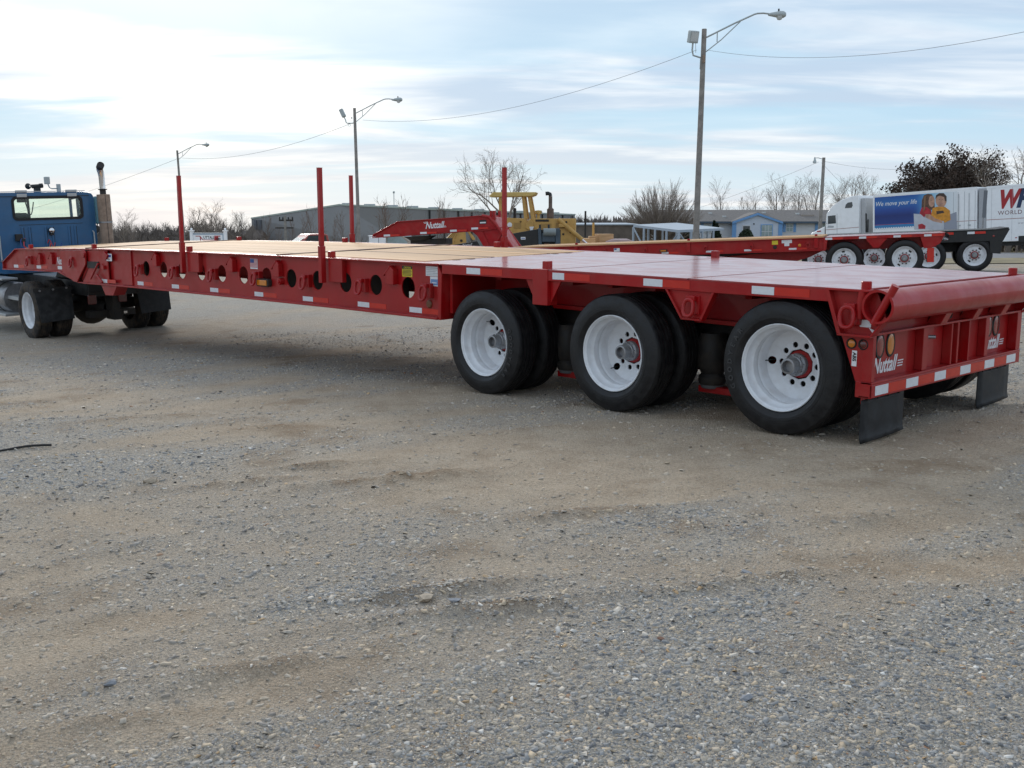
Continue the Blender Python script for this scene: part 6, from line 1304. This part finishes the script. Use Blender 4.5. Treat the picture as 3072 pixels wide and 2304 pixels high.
# ------------------------------------------------------------------ trees
BARK = mat('grey_brown_bark', (.165, .14, .12), .95, var=.25, vscale=3); TWIG = mat('bare_twigs', (.27, .225, .19), .95, var=.2, vscale=1.5)
REDTWIG = mat('reddish_twigs', (.19, .13, .10), .95, var=.25, vscale=1.5); DARKTWIG = mat('dark_distant_twigs', (.165, .138, .122), .95, var=.3, vscale=.4)
class Tree:
    def __init__(s, seed): s.r = random.Random(seed); s.parts = ([], [], []), ([], [], []); s.tips = []
    def limb(s, which, p, d, L, r0, r1, nseg, wob, up, n):
        vs, fs, _ = s.parts[which]; pts = [(Vector(p), r0)]; d = Vector(d).normalized(); q = Vector(p)
        for i in range(nseg):
            d = (d+Vector((s.r.gauss(0, wob), s.r.gauss(0, wob), s.r.gauss(0, wob)+up))).normalized(); q = q+d*(L/nseg); pts.append((q.copy(), r0+(r1-r0)*(i+1)/nseg))
        o = len(vs); u = d.orthogonal().normalized()
        for i, (c, rr) in enumerate(pts):
            t = (pts[min(i+1, nseg)][0]-pts[max(i-1, 0)][0]).normalized(); uu = (u-t*u.dot(t)).normalized(); w = t.cross(uu)
            for k in range(n): a = 2*PI*k/n; vs.append(tuple(c+(uu*math.cos(a)+w*math.sin(a))*rr))
        for i in range(nseg):
            for k in range(n): fs.append((o+i*n+k, o+i*n+(k+1) % n, o+(i+1)*n+(k+1) % n, o+(i+1)*n+k))
        return pts, d
    def grow(s, p, d, L, r, lev, cfg):
        c = cfg[lev]; which = 0 if lev == 0 else 1
        pts, de = s.limb(which, p, d, L, r, r*c['taper'], c['seg'], c['wob'], c['up'], c['n'])
        if lev+1 >= len(cfg): s.tips.append(pts[-1][0]); return
        nx = cfg[lev+1]
        for i in range(c['kids']):
            f = c['from']+(1-c['from'])*((i+s.r.random()*.8)/c['kids']); k = f*(len(pts)-1); a = min(int(k), len(pts)-2); t = k-a
            q = pts[a][0].lerp(pts[a+1][0], t); rr = pts[a][1]*(1-t)+pts[a+1][1]*t; ax = (pts[a+1][0]-pts[a][0]).normalized()
            az = s.r.random()*2*PI if lev else 2*PI*(i*.382+s.r.random()*.15); o1 = ax.orthogonal().normalized(); o2 = ax.cross(o1); sp = c['ang']*(.75+.5*s.r.random())
            dd = ax*math.cos(sp)+(o1*math.cos(az)+o2*math.sin(az))*math.sin(sp)
            s.grow(q, dd, L*c['ratio']*(.65+.6*s.r.random())*(1.15-.45*f), max(rr*c['rr'], c.get('rmin', .006)), lev+1, cfg)
    def mbs(s):
        out = []
        for vs, fs, _ in s.parts:
            m = MB(); m.v = vs; m.f = fs; m.m = [0]*len(fs); out.append(m)
        return out
def cfg(*rows):
    keys = ('taper', 'seg', 'wob', 'up', 'n', 'kids', 'from', 'ang', 'ratio', 'rr'); return [dict(zip(keys, q)) for q in rows]
SPREAD = cfg((.55, 4, .10, .05, 8, 6, .35, .75, .95, .62), (.4, 5, .13, .05, 6, 7, .25, .65, .62, .55), (.35, 4, .16, .04, 4, 6, .2, .65, .55, .55), (.3, 3, .2, .03, 3, 5, .2, .7, .55, .6), (.4, 2, .2, .02, 3, 0, .2, .6, .5, .5))
VASE = cfg((.9, 2, .04, .0, 8, 30, .45, .60, 3.7, .26), (.22, 6, .04, .035, 4, 13, .25, .28, .34, .50), (.3, 3, .07, .05, 3, 7, .2, .30, .50, .6), (.35, 3, .10, .05, 3, 0, .2, .4, .5, .5))
UPRIGHT = cfg((.35, 6, .05, .03, 7, 13, .28, .55, .42, .45), (.3, 5, .10, .09, 4, 8, .2, .55, .50, .55), (.3, 3, .14, .06, 3, 5, .2, .6, .55, .6), (.4, 2, .16, .04, 3, 0, .2, .6, .5, .5))
SAPLING = cfg((.3, 5, .05, .03, 5, 12, .2, .5, .40, .5), (.3, 4, .10, .10, 3, 7, .2, .5, .5, .6), (.4, 2, .14, .06, 3, 0, .2, .6, .5, .5))
WOODS = cfg((.3, 4, .06, .03, 4, 9, .3, .55, .42, .55), (.3, 3, .12, .10, 3, 6, .15, .6, .55, .6), (.4, 2, .16, .05, 3, 0, .2, .6, .5, .5))
def proto(seed, h, r, conf, rmin):
    for c in conf: c['rmin'] = rmin
    t = Tree(seed); t.grow((0, 0, -.2), (0, 0, 1), h, r, 0, conf); return t
TREEMESH = {}
def tree_mesh(key, seed, h, r, conf, rmin, tm=TWIG):
    t = proto(seed, h, r, conf, rmin); a, b = t.mbs()
    oa = a.build('trunk', BARK, smooth=50); ob = b.build('crown', tm); TREEMESH[key] = (oa.data, ob.data, t)
    bpy.data.objects.remove(oa); bpy.data.objects.remove(ob)
def tree(key, name, label, P, scale=1., rot=0., group=None, sxy=1., gz=None):
    t = thing(name, label, 'tree', (P[0], P[1], G(P[0], P[1]) if gz is None else gz), (0, 0, rot), group)
    t.scale = (scale*sxy, scale*sxy, scale)
    part(None, 'trunk', TREEMESH[key][0], parent=t); part(None, 'crown', TREEMESH[key][1], parent=t); return t
tree_mesh('spread', 5, 4.2, .16, SPREAD, .009, TWIG)
def dome_tree(key, seed, n, L, rmin):
    t = Tree(seed); r = t.r
    for c in VASE: c['rmin'] = rmin
    t.limb(0, (0, 0, -.3), (0, 0, 1), 1.5, .30, .24, 3, .03, 0, 10)
    for i in range(n):
        a = 1.22*math.sqrt((i+.5)/n); az = i*2.39996+r.uniform(-.2, .2); st = (r.uniform(-.12, .12), r.uniform(-.12, .12), r.uniform(.6, 1.2))
        d = (math.sin(a)*math.cos(az), math.sin(a)*math.sin(az), math.cos(a)); t.grow(st, d, L*(1-.26*(a/1.22)**2)*r.uniform(.86, 1.06), r.uniform(.045, .075), 1, VASE)
    a, b = t.mbs(); oa = a.build('trunk', BARK, smooth=50); ob = b.build('crown', TWIG); TREEMESH[key] = (oa.data, ob.data, t); bpy.data.objects.remove(oa); bpy.data.objects.remove(ob)
dome_tree('vase', 3, 90, 4.2, .010)
tree_mesh('up1', 21, 8.5, .15, UPRIGHT, .011, TWIG); tree_mesh('up2', 22, 8.5, .14, UPRIGHT, .011, TWIG); tree_mesh('up3', 27, 8.5, .15, UPRIGHT, .011, TWIG)
tree_mesh('sap1', 31, 6.0, .08, SAPLING, .019, REDTWIG); tree_mesh('sap2', 32, 6.0, .07, SAPLING, .019, REDTWIG)
BARE = 'bare winter trees'
tree('spread', 'bare_tree', 'wide spreading bare tree rising behind the yellow loader canopy', at(1528, 760, 92), 1.34, 1.1, BARE, .76)
tree('vase', 'bare_tree', 'dense round crowned bare tree left of the tallest lamp pole', at(1978, 760, 84), 1.0, .4, BARE, 1.0)
tree('up1', 'bare_tree', 'small lone bare tree over the house roof just right of the tallest lamp pole', at(2165, 760, 120), .80, 2.1, BARE)
tree('spread', 'bare_tree', 'bare tree above the white trailers at the right edge of the photo', at(3020, 760, 96), 1.5, 2.6, BARE)
tree('up2', 'bare_tree', 'pale bare tree behind the brown leafed oak, on its right', at(2940, 760, 105), 1.0, .6, BARE)
ORD = 'first second third fourth fifth sixth seventh eighth ninth tenth eleventh twelfth thirteenth fourteenth fifteenth sixteenth seventeenth last'.split()
ROW = 'row of bare trees behind the house'
for i, (u, sc, key) in enumerate(((2232, .74, 'up2'), (2268, .82, 'up1'), (2318, 1.0, 'up3'), (2348, .90, 'up2'), (2388, .98, 'up1'), (2420, .93, 'up3'), (2442, .98, 'up2'), (2500, .92, 'up1'), (2520, .95, 'up3'), (2550, 1.02, 'up2'), (2575, 1.0, 'up1'), (2600, .96, 'up3'))):
    tree(key, 'bare_tree', 'bare upright tree behind the house roof, %s from the left in its row' % ORD[i], at(u, 760, 120+3*(i % 3)), sc*.88, i*1.7, ROW)
SAP = 'reddish bare saplings in front of the warehouse'
for i, (u, sc, D) in enumerate(((800, .9, 112), (835, .75, 118), (882, .86, 110), (905, .95, 116), (940, 1.05, 110), (975, .82, 114), (1002, .8, 112), (1035, .98, 110), (1063, .75, 118), (1140, 1.25, 108), (1165, 1.15, 112), (1198, 1.3, 110), (1225, .9, 116), (1262, .8, 110), (1310, 1.15, 104), (1345, 1.2, 106), (1385, .9, 104), (1425, 1.0, 108))):
    tree(('sap1', 'sap2')[i % 2], 'sapling', 'reddish bare sapling before the grey warehouse, %s from the left' % ORD[i], at(u, 760, D), sc*.70, i*2.3, SAP)
LEFTROW = 'bare trees standing out of the far woods at left'
for i, (u, sc, key) in enumerate(((372, .50, 'up1'), (405, .46, 'up3'), (596, .56, 'up2'), (630, .60, 'up1'), (662, .55, 'up3'), (722, .52, 'up2'))):
    tree(key, 'bare_tree', 'bare tree standing taller than the far woods at left, %s from the left' % ORD[i], at(u, 760, 118+4*(i % 2)), sc, i*2.1, LEFTROW, 1.25)
# brown leafed oak
OAK = cfg((.6, 4, .06, .03, 8, 10, .30, .85, .95, .55), (.4, 5, .12, .05, 5, 8, .25, .65, .58, .55), (.35, 3, .16, .04, 4, 7, .2, .7, .55, .55), (.4, 2, .2, .02, 3, 0, .2, .6, .5, .5))
LEAF = mat('brown_oak_leaves', (.060, .038, .027), .9, var=.45, vscale=1.6)
OAKL = cfg((.9, 2, .04, .0, 8, 1, .4, .6, 1, .3), (.35, 5, .10, .03, 5, 9, .35, .50, .42, .5), (.35, 3, .16, .04, 3, 5, .2, .7, .50, .55), (.4, 2, .2, .02, 3, 0, .2, .6, .5, .5))
for c in OAKL: c['rmin'] = .02
t_ = Tree(44); t_.limb(0, (0, 0, -.3), (0, 0, 1), 2.6, .42, .34, 3, .03, 0, 10)
for i in range(50):
    q = 1.38*math.sqrt((i+.5)/50); az = i*2.39996+t_.r.uniform(-.2, .2)
    t_.grow((t_.r.uniform(-.15, .15), t_.r.uniform(-.15, .15), t_.r.uniform(1.5, 2.3)), (math.sin(q)*math.cos(az), math.sin(q)*math.sin(az), math.cos(q)), 4.1*t_.r.uniform(.85, 1.08), t_.r.uniform(.06, .10), 1, OAKL)
a, b = t_.mbs(); rr_ = random.Random(9)
P = at(2835, 760, 104); ok_ = thing('oak_tree', 'broad oak keeping its dark brown leaves, above the blue advert trailer', 'tree', (P[0], P[1], G(P[0], P[1])), (0, 0, .5)); ok_.scale = (1.30, 1.30, 1.46)
a.build('trunk', BARK, ok_, smooth=50); b.build('crown', BARK, ok_)
lf = MB(); vs, fs = [], []
for p in t_.tips:
    if rr_.random() < .10: continue
    for k in range(15):
        gg = lambda s_: max(-1.5*s_, min(1.5*s_, rr_.gauss(0, s_)))
        c = p+Vector((gg(.20), gg(.20), gg(.18))); n_ = Vector((rr_.gauss(0, 1), rr_.gauss(0, 1), rr_.gauss(0, 1))).normalized(); u = n_.orthogonal().normalized()*rr_.uniform(.05, .11); w = n_.cross(u)*rr_.uniform(.5, .9)
        o = len(vs); vs += [tuple(c+u), tuple(c+w), tuple(c-u), tuple(c-w)]; fs.append((o, o+1, o+2, o+3))
lf.v, lf.f, lf.m = vs, fs, [0]*len(fs); me_ = bpy.data.meshes.new('leaves'); me_.from_pydata(vs, [], fs); me_.materials.append(LEAF); lo_ = bpy.data.objects.new('leaves', me_); col.objects.link(lo_); lo_.parent = ok_; lo_['kind'] = 'stuff'
# evergreen shrubs by the house
EVER = mat('dark_evergreen', (.022, .036, .017), .9, var=.4, vscale=3)
def shrub(name, label, P, w, h, n, cone=False, seed=1, m=EVER, cat='shrub'):
    r = random.Random(seed); t = thing(name, label, cat, (P[0], P[1], G(P[0], P[1])))
    vs, fs = [], []
    for i in range(n):
        z = r.random()**(.8 if cone else .7); rad = (1-z)**.8 if cone else math.sqrt(max(0, 1-(z*1.0)**2)); a = r.random()*2*PI; q = rad*(.55+.5*r.random()**.4)*(.85+.2*math.sin(3*a+seed))
        c = Vector((q*math.cos(a)*w, q*math.sin(a)*w, z*h*(.92+.12*r.random()))); nn = Vector((r.gauss(0, 1), r.gauss(0, 1), r.gauss(0, 1))).normalized(); u = nn.orthogonal().normalized()*r.uniform(.06, .16); v = nn.cross(u)
        o = len(vs); vs += [tuple(c+u), tuple(c+v), tuple(c-u), tuple(c-v)]; fs.append((o, o+1, o+2, o+3))
    me = bpy.data.meshes.new('foliage'); me.from_pydata(vs, [], fs); me.materials.append(m); o = bpy.data.objects.new('foliage', me); col.objects.link(o); o.parent = t
    MB().tube([(0, 0, -.1), (0, 0, h*.5)], .06, 6).build('stem', BARK, t)
shrub('evergreen_shrub', 'rounded dark evergreen shrub under the gable door of the house', at(2239, 760, 86), .95, at(2239, 691, 86)[2]-G(*at(2239, 760, 86)[:2]), 1500, False, 3)
shrub('evergreen_shrub', 'dark conical evergreen behind the right end of the white carport', at(2148, 760, 84), .75, at(2148, 673, 84)[2]-G(*at(2148, 760, 84)[:2]), 1400, True, 4); shrub('evergreen_shrub', 'wide dark evergreen seen under the carport roof left of the lamp pole', at(2068, 760, 84), 1.0, at(2068, 686, 84)[2]-G(*at(2068, 760, 84)[:2]), 1500, False, 5)
shrub('evergreen_shrub', 'slim dark evergreen poking above the carport roof beside the house', at(2140, 760, 88), .35, at(2140, 670, 88)[2]-G(*at(2140, 760, 88)[:2])+.2, 700, True, 6)
# far woods: one mass, built of many small bare trees and undergrowth
protos = []
for sd in range(4):
    t = proto(60+sd, 5.0, .10, WOODS, .022); v0 = np.array(t.parts[0][0]+t.parts[1][0]); f0 = np.array([q for q in t.parts[0][1]]+[tuple(i+len(t.parts[0][0]) for i in q) for q in t.parts[1][1] if True], dtype=object); 
    f3 = np.array([list(q) for q in f0]) if all(len(q) == 4 for q in f0) else None
    protos.append((v0, f3))
def woods(name, spots, m):
    Vs, Fs = [], []; o = 0
    for (x, y, h, sd) in spots:
        v, f = protos[sd % 4]; a = sd*1.3; s = h/6.6; c, q = math.cos(a), math.sin(a)
        V = np.stack([(v[:, 0]*c-v[:, 1]*q)*s*1.15+x, (v[:, 0]*q+v[:, 1]*c)*s*1.15+y, v[:, 2]*s+G(x, y)], -1); Vs.append(V); Fs.append(f+o); o += len(V)
    V = np.concatenate(Vs); F = np.concatenate(Fs); me = bpy.data.meshes.new(name); me.vertices.add(len(V)); me.vertices.foreach_set('co', V.astype(np.float32).ravel())
    me.loops.add(F.size); me.loops.foreach_set('vertex_index', F.astype(np.int32).ravel()); me.polygons.add(len(F)); me.polygons.foreach_set('loop_start', np.arange(0, F.size, 4, dtype=np.int32)); me.polygons.foreach_set('loop_total', np.full(len(F), 4, np.int32)); me.update(); me.validate()
    me.materials.append(m); ob = bpy.data.objects.new(name, me); col.objects.link(ob); ob['kind'] = 'stuff'; return ob
sp = []; rr_ = random.Random(5)
def band(u0, u1, D0, D1, n, v_top, jit):
    for i in range(n):
        u = rr_.uniform(u0, u1); D = rr_.uniform(D0, D1); p = at(u, 760, D); top = v_top(u)+rr_.uniform(-jit*.5, jit) if callable(v_top) else v_top+rr_.uniform(-jit*.5, jit); h = max(1.5, at(u, top, D)[2]-G(p[0], p[1])); sp.append((p[0], p[1], h, rr_.randrange(1000)))
band(-300, 330, 150, 200, 70, 672, 22); band(320, 560, 140, 185, 70, lambda u: 668-8*math.sin(u*.03), 16); band(560, 780, 130, 180, 70, lambda u: 660+12*math.sin(u*.05), 30); band(330, 420, 130, 150, 14, 656, 12); band(590, 690, 125, 150, 18, 648, 14)
band(1700, 2120, 150, 210, 110, 638, 14); band(1700, 2000, 105, 130, 60, 690, 14); band(2100, 2700, 150, 200, 110, 640, 16); band(2700, 3400, 115, 170, 90, 590, 40); band(-300, 800, 110, 130, 60, 690, 14); band(780, 1700, 185, 230, 50, 660, 14); band(760, 1450, 100, 112, 40, 700, 14)
woods('far_woods', sp, DARKTWIG)
# low brush that closes the gaps under the far trees
def brush(name, u0, u1, D, v_top, n, m, seed):
    r = np.random.default_rng(seed); u = r.uniform(u0, u1, n); Dd = D*r.uniform(1, 1.18, n); p = np.array([at(a, 760, d)[:2] for a, d in zip(u, Dd)]); g = G(p[:, 0], p[:, 1]); top = np.array([at(a, v_top, d)[2] for a, d in zip(u, Dd)]); z = g+(top-g)*r.uniform(0, 1, n)**.8
    c = np.c_[p, z]; k = n; d1 = r.normal(size=(k, 3))*np.array([.25, .25, .6]); d2 = r.normal(size=(k, 3))*np.array([.3, .3, .15])
    V = np.stack([c+d1, c+d2, c-d1, c-d2], 1).reshape(-1, 3); F = np.arange(4*k).reshape(-1, 4); me = bpy.data.meshes.new(name); me.from_pydata(V.tolist(), [], F.tolist()); me.materials.append(m); o = bpy.data.objects.new(name, me); col.objects.link(o); o['kind'] = 'stuff'
brush('brush', -400, 800, 150, 700, 9000, DARKTWIG, 1); brush('brush', 1680, 2130, 165, 668, 7000, DARKTWIG, 2); brush('brush', 2100, 3500, 175, 668, 9000, DARKTWIG, 3); brush('brush', 1720, 1990, 112, 704, 3000, REDTWIG, 4); brush('brush', 2720, 3500, 140, 640, 5000, DARKTWIG, 6)
